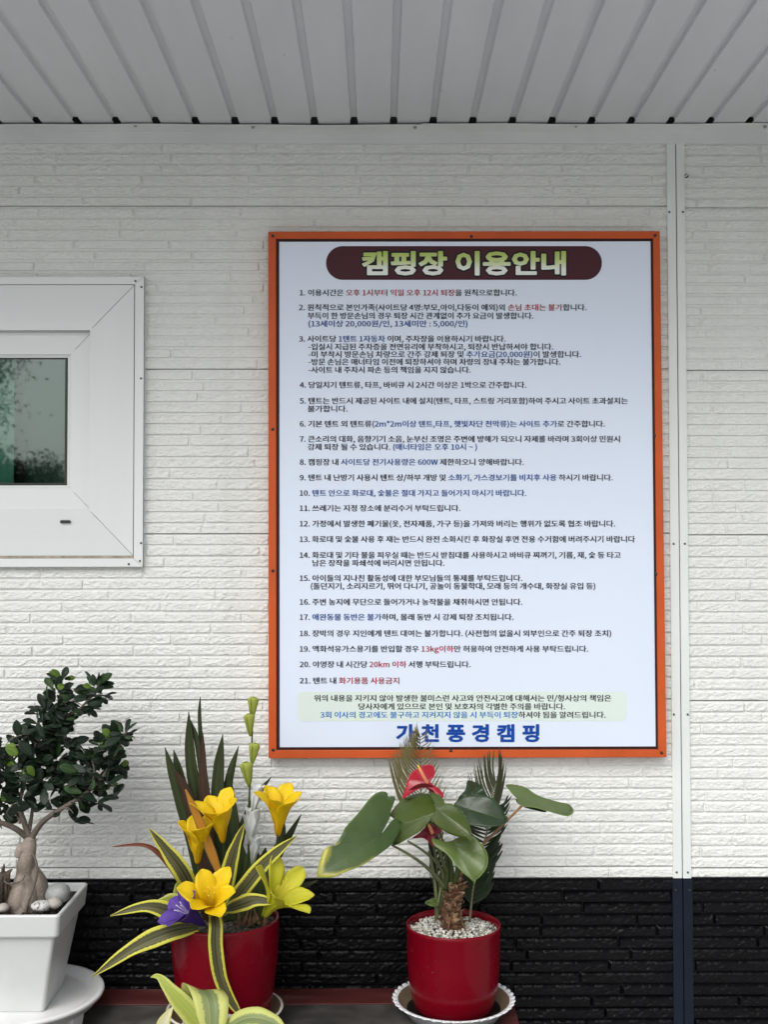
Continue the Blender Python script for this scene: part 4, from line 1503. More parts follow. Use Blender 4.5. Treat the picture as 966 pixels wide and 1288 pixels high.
# ------------------------------------------------------------------ broad leaves from outlines
def broad(m, outline, attach, d0, gx=0.0, gy=0.0, cup=0.0, mi=0, yel=None, rings=9, nper=72, ripple=0.008, fold=None, vein_mi=None, tip=None):
    """leaf blade filling an outline (px); d = d0 + gx*dx + gy*dy (m per px), cupped"""
    pts = [Vector((a, b, 0)) for a, b in outline]
    n = len(pts)
    dense = []
    for k in range(nper):
        t = k / nper * n
        i = int(t); f = t - i
        p0, p1, p2, p3 = pts[(i - 1) % n], pts[i % n], pts[(i + 1) % n], pts[(i + 2) % n]
        q = 0.5 * ((2 * p1) + (p2 - p0) * f + (2 * p0 - 5 * p1 + 4 * p2 - p3) * f * f + (3 * p1 - p0 - 3 * p2 + p3) * f ** 3)
        dense.append(q)
    A = Vector((attach[0], attach[1], 0))
    size = max((q - A).length for q in dense)

    def depth(x, y, t, ang):
        dx, dy = x - A.x, y - A.y
        rr = math.hypot(dx, dy) / size
        d = d0 + gx * dx + gy * dy + cup * rr * rr + ripple * math.sin(ang * 5 + 1) * rr * rr
        if fold:
            fx, fy, amt = fold
            s_ = (dx * fy - dy * fx) / size
            d += amt * abs(s_)
        return d
    vs, uv, fs = [P(A.x, A.y, depth(A.x, A.y, 0, 0))], [(0, 0)], []
    for r in range(1, rings + 1):
        t = r / rings
        for k, q in enumerate(dense):
            x, y = A.x + (q.x - A.x) * t, A.y + (q.y - A.y) * t
            ang = math.atan2(q.y - A.y, q.x - A.x)
            vs.append(P(x, y, depth(x, y, t, ang)))
            uv.append((t, yel(x, y, t) if yel else 0.0))
    N = nper
    for k in range(N):
        fs.append((0, 1 + k, 1 + (k + 1) % N))
    for r in range(rings - 1):
        for k in range(N):
            a, b = 1 + r * N + k, 1 + r * N + (k + 1) % N
            fs.append((a, a + N, b + N, b))
    m.add(vs, fs, uv, mi)
    if vein_mi is not None and tip is not None:
        ends = [(tip, 1.0, 0.0008)]
        tdir = Vector((tip[0] - A.x, tip[1] - A.y, 0))
        for sgn in ():
            for ang, ln in ((48, .62), (110, .40)):
                c_, s__ = math.cos(R(ang) * sgn), math.sin(R(ang) * sgn)
                ddir = Vector((tdir.x * c_ - tdir.y * s__, tdir.x * s__ + tdir.y * c_, 0)).normalized()
                best = max((q - A).length * 1.0 if (q - A).normalized().dot(ddir) > 0.97 else 0 for q in dense)
                if best > 0:
                    ends.append(((A.x + ddir.x * best * .7, A.y + ddir.y * best * .7), 1.0, 0.00035))
        for (e, k_, rad) in ends:
            line = []
            for i in range(9):
                t = i / 8 * 0.95
                x, y = A.x + (e[0] - A.x) * t, A.y + (e[1] - A.y) * t
                line.append(P(x, y, depth(x, y, t, math.atan2(e[1] - A.y, e[0] - A.x)) - 0.0002))
            m.tube(line, [rad * (1 - i / 10) for i in range(9)], 5, mi=vein_mi)


def Z1(pts):                               # zoom of [390,960,570,1110]
    return [(390 + a / 5.367, 960 + b / 5.367) for a, b in pts]


def Z2(pts):                               # zoom of [480,900,730,1060]
    return [(480 + a / 3.864, 900 + b / 3.864) for a, b in pts]


def Z3(pts):                               # zoom of [500,1040,660,1180]
    return [(500 + a / 6.0375, 1040 + b / 6.0375) for a, b in pts]


ant = thing('anthurium_plant', 'anthurium with broad green leaves, red spathes and a scaly brown stem', 'anthurium', (cRx, cRy, zg))


def leaf_part(name, mat, *a, **kw):
    m = MB()
    if kw.get('fold') is None:
        vx, vy = kw['tip'][0] - a[1][0], kw['tip'][1] - a[1][1]
        vl = math.hypot(vx, vy)
        kw['fold'] = (vx / vl, vy / vl, -0.022)
    broad(m, *a, vein_mi=1, **kw)
    return m.build(name, [mat, M['vein']], ant, solid=0.0007, recalc=False)


def yel1(x, y, t):
    # yellowed along the lower edge and at the tip
    e = (t - 0.68) / 0.32
    low = max(0.0, min(1.0, ((y - 1040) - (x - 420) * -0.45) / 26))
    tipk = max(0.0, min(1.0, (428 - x) / 26)) * max(0, min(1, (y - 1050) / 20))
    edge = max(0.0, e) * low
    right = max(0.0, min(1.0, (492 - x) / 36))
    return min(1.0, 0.8 * edge * right + 0.15 * tipk * max(0.0, (t - .5) * 2))


o1 = Z1([(45, 755), (52, 700), (85, 600), (118, 564), (160, 555), (212, 485), (240, 430), (330, 330), (400, 240), (450, 200), (490, 190), (520, 200), (528, 225), (560, 222), (575, 240), (560, 280), (540, 312), (546, 345), (530, 385), (494, 436), (474, 486), (506, 446), (550, 390), (582, 368), (615, 370), (627, 392), (612, 440), (578, 508), (540, 560), (480, 605), (430, 640), (350, 690), (250, 730), (160, 768), (90, 772), (52, 770)])
leaf_part('leaf', M['anth'], o1, Z1([(474, 492)])[0], 2.36, gx=0.0006, gy=-0.0012, cup=0.03, yel=yel1, nper=110, tip=Z1([(60, 755)])[0])['label'] = 'largest leaf, yellowed and spotted along its lower edge'
o2 = Z1([(545, 340), (600, 265), (660, 225), (740, 205), (800, 208), (835, 240), (842, 300), (843, 335), (820, 375), (790, 410), (740, 460), (650, 515), (590, 548), (556, 545), (590, 475), (622, 405), (560, 372)])
leaf_part('leaf', M['anth_olive'], o2, Z1([(772, 362)])[0], 2.375, gx=-0.0005, gy=-0.0010, cup=0.02, tip=Z1([(556, 540)])[0], fold=(-1, .35, .03))
o3 = Z2([(236, 382), (268, 380), (298, 403), (310, 427), (342, 431), (375, 452), (405, 488), (430, 540), (438, 585), (434, 612), (424, 598), (390, 595), (330, 575), (280, 545), (245, 512), (238, 495), (262, 462), (258, 420)])
leaf_part('leaf', M['anth_olive'], o3, Z2([(272, 455)])[0], 2.37, gx=-0.0006, gy=-0.0009, cup=0.02, tip=Z2([(434, 606)])[0], fold=(1, .75, .02))
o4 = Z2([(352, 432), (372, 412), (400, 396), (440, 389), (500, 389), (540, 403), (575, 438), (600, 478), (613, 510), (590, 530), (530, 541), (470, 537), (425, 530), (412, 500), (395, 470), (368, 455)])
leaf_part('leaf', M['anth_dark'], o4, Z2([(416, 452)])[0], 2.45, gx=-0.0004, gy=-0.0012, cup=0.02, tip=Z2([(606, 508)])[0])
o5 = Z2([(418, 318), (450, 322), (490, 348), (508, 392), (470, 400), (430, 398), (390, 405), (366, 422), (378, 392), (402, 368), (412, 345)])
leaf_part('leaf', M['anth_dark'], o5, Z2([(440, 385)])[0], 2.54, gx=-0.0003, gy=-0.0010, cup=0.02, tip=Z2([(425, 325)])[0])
o6 = Z2([(604, 338), (640, 335), (700, 350), (750, 383), (800, 403), (860, 420), (912, 432), (935, 465), (910, 488), (860, 480), (800, 462), (745, 447), (690, 442), (665, 425), (658, 405), (640, 385), (615, 355)])
leaf_part('leaf', M['anth_lime'], o6, Z2([(690, 400)])[0], 2.47, gx=0.0003, gy=-0.0032, cup=0.01, tip=Z2([(930, 468)])[0])
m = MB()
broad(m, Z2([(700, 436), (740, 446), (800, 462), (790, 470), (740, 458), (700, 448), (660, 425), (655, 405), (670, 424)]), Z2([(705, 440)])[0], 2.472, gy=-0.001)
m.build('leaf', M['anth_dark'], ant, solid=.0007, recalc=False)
o7 = Z3([(262, 88), (300, 95), (350, 112), (410, 108), (450, 85), (520, 70), (570, 72), (610, 100), (660, 155), (688, 222), (685, 292), (658, 342), (620, 386), (598, 402), (586, 428), (562, 402), (510, 360), (460, 310), (410, 250), (372, 204), (322, 172), (282, 142), (265, 112)])
leaf_part('leaf', M['anth_lime'], o7, Z3([(440, 140)])[0], 2.385, gx=-0.0003, gy=-0.0011, cup=0.015, tip=Z3([(584, 420)])[0], yel=lambda x, y, t: max(0, (t - .86) * 4) * .8)
o8 = Z3([(210, 580), (235, 556), (275, 545), (300, 560), (305, 590), (285, 603), (250, 600)])
leaf_part('leaf', M['anth_lime'], o8, Z3([(290, 580)])[0], 2.46, gy=-0.001, tip=Z3([(215, 580)])[0])


def spathe(name, mat, outline, attach, d0, sp, **kw):
    m = MB()
    broad(m, outline, attach, d0, **kw)
    o = m.build(name, mat, ant, solid=0.0008, recalc=False)
    m = MB()
    (a, b, c), ra = sp
    m.tube([P(*a), P(*b), P(*c)], [ra, ra * .95, ra * .85, ra * .45], 12, seg=14)
    m.build('spadix', M['spadix'], o)


sp1 = Z2([(101, 402), (112, 365), (130, 312), (140, 285), (168, 261), (212, 241), (244, 240), (258, 262), (255, 295), (238, 320), (256, 340), (282, 358), (300, 382), (298, 402), (282, 400), (262, 372), (236, 355), (200, 350), (150, 372), (118, 396)])
q = Z2([(222, 328), (197, 282), (176, 241)])
spathe('flower', M['spathe'], sp1, Z2([(212, 322)])[0], 2.42, (((*q[0], 2.405), (*q[1], 2.398), (*q[2], 2.395)), 0.0036), gx=-0.0002, gy=-0.0012, cup=0.012)
# folded-down lower half of the front spathe
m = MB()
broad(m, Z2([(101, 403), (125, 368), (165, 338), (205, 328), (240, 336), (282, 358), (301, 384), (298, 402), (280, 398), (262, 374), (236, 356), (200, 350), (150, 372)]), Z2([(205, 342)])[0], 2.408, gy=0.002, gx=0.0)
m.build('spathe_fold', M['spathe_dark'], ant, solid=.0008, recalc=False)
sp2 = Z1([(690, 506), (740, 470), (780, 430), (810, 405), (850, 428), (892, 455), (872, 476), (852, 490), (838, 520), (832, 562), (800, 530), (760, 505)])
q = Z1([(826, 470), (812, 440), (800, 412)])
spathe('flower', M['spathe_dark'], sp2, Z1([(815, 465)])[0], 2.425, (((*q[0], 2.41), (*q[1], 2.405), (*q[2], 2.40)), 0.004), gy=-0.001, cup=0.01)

m = MB()
TRK = lambda x, y, d=dR: P(x, y, d)
pet = [
    ([(493, 1063, 2.385), (515, 1075, 2.40), (538, 1092, 2.44), (558, 1115, 2.48), (561, 1128, 2.49)], [1.4, 1.7, 2.2, 3.0, 3.4], 0),
    ([(513, 1058, 2.38), (535, 1072, 2.42), (553, 1090, 2.46), (562, 1112, 2.49)], [1.3, 1.6, 2.0, 2.4], 0),
    ([(552, 1050, 2.40), (556, 1080, 2.44), (563, 1100, 2.48), (566, 1122, 2.49)], [1.3, 1.7, 2.4, 3.5], 0),
    ([(535, 1028, 2.40), (548, 1060, 2.45), (560, 1095, 2.48), (566, 1120, 2.49)], [1.3, 1.6, 2, 3], 0),
    ([(588, 1018, 2.46), (584, 1050, 2.48), (578, 1085, 2.49), (574, 1115, 2.49)], [1.3, 1.6, 2, 3], 0),
    ([(585, 1000, 2.53), (582, 1040, 2.52), (576, 1085, 2.51), (572, 1115, 2.50)], [1.2, 1.6, 2, 3], 0),
    ([(539, 989, 2.425), (545, 1010, 2.44), (555, 1050, 2.47), (566, 1100, 2.49)], [1.2, 1.4, 1.6, 2], 0),
    ([(543, 1048, 2.42), (548, 1075, 2.45), (558, 1110, 2.48), (552, 1150, 2.49)], [1.2, 1.5, 1.8, 2.2], 0),
    ([(550, 1140, 2.47), (554, 1120, 2.48), (560, 1100, 2.485)], [2.2, 1.8, 1.4], 0),
    ([(550, 1156, 2.475), (547, 1110, 2.47), (540, 1070, 2.47)], [2.2, 2.2, 1.8], 0),
    ([(657, 1013, 2.47), (640, 1030, 2.475), (608, 1062, 2.48), (585, 1090, 2.49), (576, 1108, 2.49)], [1.6, 1.7, 1.8, 2.0, 2.4], 1),
]
for pts, rr, mi in pet:
    mm = MB()
    mm.tube([P(*q) for q in pts], [r * s for r in rr], 9, seg=14)
    mm.build('petiole', M['petiole_brown'] if mi else M['petiole'], ant)
# sheaths at the top of the stem
m = MB()
for (pts, ww) in (([(568, 1115, 2.48), (567, 1090, 2.475), (562, 1065, 2.47)], [3, 4.2, 2.5, .4]), ([(572, 1112, 2.475), (577, 1092, 2.47), (581, 1078, 2.47)], [3, 3.4, 2, .3]), ([(560, 1120, 2.475), (563, 1095, 2.47), (560, 1078, 2.47)], [3, 3, 1.5, .3])):
    m.ribbon([P(*q) for q in pts], [x * s for x in ww], (0, -1, 0), fold=-0.6, seg=10)
m.build('sheath', M['green_blade'], ant, solid=.0006, recalc=False)
m = MB()
m.tube([TRK(572, 1178), TRK(570, 1165), TRK(568, 1150), TRK(568, 1135), TRK(572, 1118), TRK(578, 1100), TRK(580, 1092)], [12.5 * s, 12 * s, 12 * s, 11.5 * s, 9 * s, 5 * s, 2.5 * s], 14, seg=26, lump=.16)
rg = random.Random(21)
for i in range(150):
    t = rg.random() ** 0.9
    y = 1174 - t * 70
    xm = 570 + (3 if y < 1120 else -1) + (y < 1112) * 3
    w_ = 12.5 if y > 1125 else 12.5 - (1125 - y) * .3
    a = rg.uniform(-1.5, 1.5)
    c = P(xm + w_ * math.sin(a), y, dR - w_ * s * math.cos(a))
    out = Vector((math.sin(a), -math.cos(a), rg.uniform(-.2, .5))).normalized()
    up = Vector((rg.uniform(-.8, .8), rg.uniform(-.2, .2), rg.uniform(.2, 1))).normalized()
    L = rg.uniform(4.5, 9.5) * s
    m.ribbon([c - up * L * .4, c + out * L * .3, c + up * L * .35 + out * L * rg.uniform(.4, .9)], [L * .3, L * .42, L * .25, L * .05], out, fold=-.5, seg=5, nc=4, mi=1 if rg.random() < .45 else 0)
for (x0, x1, y1) in ((566, 564, 1174), (579, 586, 1172)):
    m.tube([TRK(x0, 1152, dR - 11 * s), TRK((x0 + x1) / 2, 1162, dR - 15 * s), TRK(x1, y1, dR - 17 * s)], [1.6 * s, 1.7 * s, .8 * s], 7, seg=8, lump=.25, mi=0)
m.build('stem', [M['bark_peel'], M['bark_pale']], ant, recalc=False)

# ------------------------------------------------------------------ cycad behind the anthurium
cyc = thing('cycad_plant', 'small cycad with stiff feather fronds rising behind the anthurium', 'cycad', (cRx + 0.03, cRy + 0.04, zg))


def frond(name, rach, mat, leaflets, rr=0.0022, rmat=None):
    m = MB()
    m.tube([P(*q) for q in rach], [rr, rr, rr * .7, rr * .4], 8, seg=24, mi=1)
    for (a, b, c, wpx, mi) in leaflets:
        m.ribbon([P(*a), P(*b), P(*c)], [wpx * .5 * s, wpx * s, wpx * .8 * s, wpx * .08 * s], (0.1, -1, 0.1), fold=0.35, seg=7, nc=3, mi=mi)
    return m.build(name, [mat, rmat or M['petiole'], M['frond_mid']], cyc, recalc=False)


def along(pts, t):
    p, _ = spline([Vector(q) for q in pts], [1] * len(pts), 40)
    return p[int(round(t * 40))]


rg = random.Random(31)
# olive frond: leaflets swept up to the left, thin ones on the right
ra = [(548, 1158, 2.52), (546, 1100, 2.55), (538, 1050, 2.575), (530, 1000, 2.58), (529, 960, 2.575), (528, 925, 2.57)]
LF = []
for i in range(46):
    t = 0.38 + 0.61 * i / 45
    b = along(ra, t)
    k = i / 45
    tx = 489 + 36 * k ** 1.3 + rg.uniform(-1, 1)
    ty = 958 - 48 * k + rg.uniform(-2, 2)
    mx = (b.x * .45 + tx * .55) - 7 * (1 - k)
    LF.append(((b.x, b.y, b.z), (mx, b.y * .5 + ty * .5 + 4, b.z - .01 - .01 * k), (tx, ty, b.z - .02), 1.0, 0))
for i in range(24):
    t = 0.40 + 0.58 * i / 23
    b = along(ra, t)
    k = i / 23
    tx = 563 - 24 * k + rg.uniform(-2, 2)
    ty = 995 - 78 * k + rg.uniform(-4, 4)
    LF.append(((b.x, b.y, b.z), ((b.x * .5 + tx * .5) + 2, b.y * .55 + ty * .45, b.z + .005), (tx, ty, b.z + .005), 0.75, 0))
frond('frond', ra, M['frond_olive'], LF, rmat=M['frond_olive'])['label'] = 'olive dry frond fanned out in front of the notice board'
# right frond, upper part: grey-green spears
rb = [(591, 1160, 2.50), (595, 1120, 2.515), (603, 1085, 2.53), (613, 1045, 2.545), (620, 1010, 2.55), (624, 985, 2.55)]
LF = []
for i in range(36):
    t = 0.60 + 0.39 * i / 35
    b = along(rb, t)
    k = i / 35
    if i % 2:
        tx, ty = 588 + 32 * k + rg.uniform(-2, 2), 972 - 34 * k + rg.uniform(-4, 4)
    else:
        tx, ty = 637 - 10 * k + rg.uniform(-2, 2), 965 - 26 * k + rg.uniform(-5, 5)
    LF.append(((b.x, b.y, b.z), (b.x * .5 + tx * .5 + (3 if i % 2 == 0 else -3), b.y * .5 + ty * .5 + 3, b.z), (tx, ty, b.z - .01), 1.2, 2))
for i in range(34):                       # lower part: long dark leaflets close together
    t = 0.12 + 0.62 * i / 33
    b = along(rb, t)
    k = i / 33
    for sd in (-1, 1):
        if sd > 0:
            tx, ty = 622 + 18 * k + rg.uniform(-3, 6), 1112 - 118 * k + rg.uniform(-7, 7)
            if k < .25:
                tx -= 6
        else:
            tx, ty = 578 + 10 * k + rg.uniform(-2, 2), 1085 - 70 * k + rg.uniform(-4, 4)
        LF.append(((b.x, b.y, b.z), (b.x * .5 + tx * .5 + sd * 4, b.y * .6 + ty * .4, b.z - .008), (tx, ty, b.z - .004 + rg.uniform(-.006, .006)), 2.7 if k < .6 else 1.7, 0))
frond('frond', rb, M['frond_green'], LF, 0.0026)['label'] = 'dark green frond with dense spiky leaflets'
# third frond, inside
rc = [(556, 1158, 2.53), (552, 1110, 2.545), (546, 1070, 2.55), (543, 1035, 2.55)]
LF = []
for i in range(22):
    t = .2 + .78 * i / 21
    b = along(rc, t); k = i / 21
    for sd in (-1, 1):
        tx, ty = b.x + sd * (12 - 4 * k) + rg.uniform(-2, 2), b.y - 34 + rg.uniform(-4, 4)
        LF.append(((b.x, b.y, b.z), (b.x * .5 + tx * .5 + sd * 1.5, b.y - 16, b.z), (tx, ty, b.z), 1.3, 0))
frond('frond', rc, M['frond_green'], LF)

# ------------------------------------------------------------------ middle pot: plants
s = dM / FPX


def blades(parent, specs):
    """each: name, material, px centre line (x,y,d), half widths px, options"""
    for (nm, mt, pts, ww, kw) in specs:
        m = MB()
        kw = dict(kw)
        lab = kw.pop('label', None)
        nr = kw.pop('n', (0, -1, 0.15))
        m.ribbon([P(*q) for q in pts], [x * s for x in ww], nr, **kw)
        o = m.build(nm, mt, parent, solid=0.0007, recalc=False)
        if lab:
            o['label'] = lab


br = thing('strap_leaf_plant', 'upright dark green strap leaved plant behind the yellow flowers', 'plant', (cMx, cMy + .03, zgM))
F = dict(fold=0.35, seg=24)
G = dict(fold=-0.3, seg=24)
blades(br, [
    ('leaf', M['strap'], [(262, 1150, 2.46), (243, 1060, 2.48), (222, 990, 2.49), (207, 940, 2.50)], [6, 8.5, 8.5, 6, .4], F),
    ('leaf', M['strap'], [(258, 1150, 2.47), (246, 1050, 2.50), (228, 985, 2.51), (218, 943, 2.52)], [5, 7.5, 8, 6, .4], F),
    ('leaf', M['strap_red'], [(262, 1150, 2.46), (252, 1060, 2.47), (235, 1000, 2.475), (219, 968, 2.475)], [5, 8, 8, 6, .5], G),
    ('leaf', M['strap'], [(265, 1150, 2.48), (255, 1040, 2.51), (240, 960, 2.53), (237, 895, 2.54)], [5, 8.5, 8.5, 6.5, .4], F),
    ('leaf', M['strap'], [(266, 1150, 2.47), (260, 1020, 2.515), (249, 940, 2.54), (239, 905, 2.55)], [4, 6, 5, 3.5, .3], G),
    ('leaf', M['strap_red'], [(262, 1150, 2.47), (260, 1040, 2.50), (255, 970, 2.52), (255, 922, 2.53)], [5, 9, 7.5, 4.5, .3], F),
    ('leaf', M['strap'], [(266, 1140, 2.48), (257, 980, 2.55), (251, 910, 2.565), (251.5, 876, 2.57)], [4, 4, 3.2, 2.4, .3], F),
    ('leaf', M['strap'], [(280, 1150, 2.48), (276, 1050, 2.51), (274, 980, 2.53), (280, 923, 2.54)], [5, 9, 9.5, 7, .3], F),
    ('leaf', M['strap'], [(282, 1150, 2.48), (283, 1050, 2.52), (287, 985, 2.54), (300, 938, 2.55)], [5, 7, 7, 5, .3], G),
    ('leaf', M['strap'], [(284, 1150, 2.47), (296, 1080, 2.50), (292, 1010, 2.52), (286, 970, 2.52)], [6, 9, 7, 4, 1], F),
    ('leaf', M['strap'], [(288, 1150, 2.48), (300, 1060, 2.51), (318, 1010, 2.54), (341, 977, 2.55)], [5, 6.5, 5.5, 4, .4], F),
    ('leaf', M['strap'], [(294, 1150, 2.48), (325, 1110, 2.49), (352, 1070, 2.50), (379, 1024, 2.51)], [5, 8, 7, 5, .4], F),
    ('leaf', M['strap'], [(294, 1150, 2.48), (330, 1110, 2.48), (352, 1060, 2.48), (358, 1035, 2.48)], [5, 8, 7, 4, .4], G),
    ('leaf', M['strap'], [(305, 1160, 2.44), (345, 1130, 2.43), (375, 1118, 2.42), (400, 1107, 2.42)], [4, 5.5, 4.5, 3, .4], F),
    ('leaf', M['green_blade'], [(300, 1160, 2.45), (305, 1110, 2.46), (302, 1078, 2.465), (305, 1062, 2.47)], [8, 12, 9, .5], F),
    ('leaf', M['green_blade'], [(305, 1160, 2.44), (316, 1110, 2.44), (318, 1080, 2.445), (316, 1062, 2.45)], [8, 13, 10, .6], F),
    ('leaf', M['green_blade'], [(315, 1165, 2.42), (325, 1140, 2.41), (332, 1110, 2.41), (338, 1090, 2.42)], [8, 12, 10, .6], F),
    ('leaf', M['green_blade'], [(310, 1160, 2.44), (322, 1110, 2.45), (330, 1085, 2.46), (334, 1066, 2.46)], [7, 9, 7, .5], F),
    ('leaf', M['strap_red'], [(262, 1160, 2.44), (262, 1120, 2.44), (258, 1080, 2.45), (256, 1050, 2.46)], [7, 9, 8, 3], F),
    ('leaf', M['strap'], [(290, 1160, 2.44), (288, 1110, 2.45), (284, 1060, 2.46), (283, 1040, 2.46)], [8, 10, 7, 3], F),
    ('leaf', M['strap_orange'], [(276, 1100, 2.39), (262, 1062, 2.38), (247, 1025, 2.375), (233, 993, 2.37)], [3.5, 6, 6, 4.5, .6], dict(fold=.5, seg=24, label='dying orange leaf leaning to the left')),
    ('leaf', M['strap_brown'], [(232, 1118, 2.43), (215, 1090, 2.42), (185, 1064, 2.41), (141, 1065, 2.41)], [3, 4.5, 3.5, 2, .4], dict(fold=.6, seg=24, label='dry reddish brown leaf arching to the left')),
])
va = thing('striped_leaf_plant', 'plant with arching yellow edged striped leaves spilling over the red pot', 'plant', (cMx, cMy - .02, zgM))
VN = (0, -1, 0.35)
blades(va, [
    ('leaf', M['var'], [(240, 1118, 2.40), (228, 1095, 2.375), (208, 1068, 2.365), (187, 1042, 2.36)], [9, 11, 10, 6, .5], dict(fold=.35, seg=26, n=VN)),
    ('leaf', M['var'], [(285, 1115, 2.40), (289, 1090, 2.385), (297, 1062, 2.375), (307, 1036, 2.37)], [9, 10, 8.5, 5, .5], dict(fold=.35, seg=26, n=VN)),
    ('leaf', M['var'], [(280, 1150, 2.40), (308, 1115, 2.37), (335, 1083, 2.36), (373, 1051, 2.35)], [3, 9.5, 9.5, 7, .5], dict(fold=.35, seg=26, n=VN)),
    ('leaf', M['var'], [(279, 1146, 2.37), (300, 1138, 2.345), (322, 1132, 2.335), (349, 1136, 2.33)], [2, 8, 9.5, 6.5, .6], dict(fold=.3, seg=26, n=VN)),
    ('leaf', M['var'], [(249, 1158, 2.37), (222, 1150, 2.35), (185, 1140, 2.335), (138, 1152, 2.33)], [5, 9, 10, 5.5, .5], dict(fold=.3, seg=28, n=(0, -1, .5))),
    ('leaf', M['var'], [(249, 1166, 2.35), (215, 1172, 2.33), (168, 1192, 2.31), (115, 1229, 2.30)], [5, 10.5, 11.5, 7, .5], dict(fold=.3, seg=28, n=(0, -1, .5))),
    ('leaf', M['var'], [(266, 1146, 2.37), (271, 1162, 2.315), (271, 1190, 2.305), (277, 1230, 2.305), (290, 1258, 2.305), (306, 1282, 2.30)], [5, 8, 8.5, 8.5, 7.5, 5.5, .6], dict(fold=.4, seg=34, n=(0.1, -1, .1))),
    ('leaf', M['limeplain'], [(240, 1140, 2.40), (222, 1134, 2.385), (205, 1134, 2.375), (192, 1137, 2.37)], [5, 9, 9, 4, .6], dict(fold=.3, seg=18, n=VN)),
    ('leaf', M['limeplain'], [(228, 1140, 2.42), (226, 1118, 2.41), (225, 1108, 2.405)], [7, 9, 6, .6], dict(fold=.3, seg=14, n=VN)),
    ('leaf', M['limeplain'], [(275, 1160, 2.38), (277, 1140, 2.37), (281, 1128, 2.37)], [3, 5, 4, .5], dict(fold=.3, seg=14, n=VN)),
])
# dry sheaths at the soil
m = MB()
rg = random.Random(17)
for (x, y) in ((300, 1163), (306, 1158), (312, 1164), (318, 1160), (326, 1158), (332, 1160)):
    b = P(x, y + 6, 2.40)
    t_ = P(x + rg.uniform(-8, 8), y - rg.uniform(14, 24), 2.41)
    m.ribbon([b, (b + t_) / 2 + Vector((0, -.003, 0)), t_], [1.8 * s, 2.6 * s, 1.5 * s, .2 * s], (0, -1, 0), fold=-.4, seg=8, mi=0)
m.build('dry_sheath', M['bark_peel'], br, solid=.0006, recalc=False)


def flower(label, mat, base, axis, L, spread, pw, stem_to, group, tube=.45, open_=1.0, name='flower', npet=6, stam=None, twist=0.0, seed=1, cat='flower'):
    rg = random.Random(seed)
    b = P(*base)
    axis = Vector(axis).normalized()
    rt = thing(name, label, cat, b, group)
    u = axis.cross(Vector((0.2, 0.9, 0.3))).normalized()
    v = axis.cross(u).normalized()
    for k in range(npet):
        a = 2 * math.pi * k / npet + twist
        inner = k % 2
        rd = u * math.cos(a) + v * math.sin(a)
        tg = axis.cross(rd).normalized()
        ln = L * rg.uniform(.93, 1.06)
        sp = spread * rg.uniform(.85, 1.12) * (0.88 if inner else 1.0)
        r0 = L * .035
        pts = []
        for t in (0, .18, .36, .55, .75, .9, 1.0):
            if t <= tube:
                rr = r0 + (L * .13 - r0) * (t / tube) ** 1.3
                z = ln * t
            else:
                q = (t - tube) / (1 - tube)
                rr = L * .13 + sp * q ** 1.35
                z = ln * (tube + (1 - tube) * (q - open_ * .42 * q * q))
            pts.append(b + axis * z + rd * (rr - (0.0018 if inner else 0)) + tg * rg.uniform(-.02, .02) * L)
        ww = [pw * .18, pw * .45, pw * .70, pw * 1.0, pw * 1.08, pw * .82, pw * .10]
        m = MB()
        m.ribbon(pts, ww, rd, fold=-.22, seg=18, nc=7, wave=.15, cross=lambda t, tg=tg: tg, arch=-.15)
        m.build('petal', mat, rt, solid=.0007, recalc=False)
    m = MB()
    pts = [b + axis * .004] + [P(*q) for q in stem_to]
    m.tube(pts, [.0022, .0016, .0015, .0015], 7, seg=12)
    m.build('stalk', M['stem'], rt)
    if stam:
        m = MB()
        for k in range(5):
            a = 2 * math.pi * k / 5 + .4
            rd = u * math.cos(a) + v * math.sin(a)
            m.tube([b + axis * L * .3, b + axis * L * .62 + rd * L * .05, b + axis * L * .84 + rd * L * .11], [.0007, .0006, .0011], 6, seg=6)
        m.build('stamen', stam, rt)
    return rt


GY = 'yellow flowers in the red pot'
flower('wide open yellow flower highest in the pot, just left of the white blossoms', M['yellow_petal'], (281, 1059, 2.40), (-0.12, -.30, 1), 0.100, 0.038, 0.0195, [(281, 1085, 2.41), (280, 1130, 2.42), (279, 1160, 2.42)], GY, tube=.5, open_=.35, seed=2, twist=.25)
flower('half open yellow flower behind the orange dying leaf', M['yellow_petal'], (248, 1086, 2.395), (0.02, -.22, 1), 0.098, 0.032, 0.0190, [(252, 1110, 2.40), (262, 1150, 2.41)], GY, tube=.55, open_=.3, seed=4, twist=.0)
flower('yellow flower standing alone at the right above a dark leaf', M['yellow_petal'], (349, 1051, 2.42), (0.10, -.22, 1), 0.102, 0.042, 0.0195, [(343, 1075, 2.425), (315, 1125, 2.43), (300, 1160, 2.43)], GY, tube=.5, open_=.3, seed=6, twist=.5)
flower('lowest yellow flower facing the front beside the purple one', M['yellow_petal'], (267, 1151, 2.345), (0.03, -.66, .80), 0.100, 0.048, 0.0195, [(264, 1156, 2.37), (268, 1164, 2.39)], GY, tube=.45, open_=.55, seed=8, twist=.15, stam=M['stamen'])
flower('pale lemon lily leaning out over the right rim of the pot', M['lemon_petal'], (331, 1152, 2.36), (0.62, -.36, .86), 0.118, 0.066, 0.0185, [(322, 1160, 2.38), (312, 1166, 2.40)], GY, tube=.32, open_=.5, seed=10, twist=.35, stam=M['stamen'])
flower('purple trumpet flower at the left rim of the red pot', M['purple_petal'], (257, 1163, 2.335), (-0.66, -.42, .62), 0.088, 0.040, 0.0175, [(260, 1166, 2.36), (264, 1170, 2.40)], None, tube=.45, open_=.5, seed=12, twist=.2, stam=M['stamen_w'])

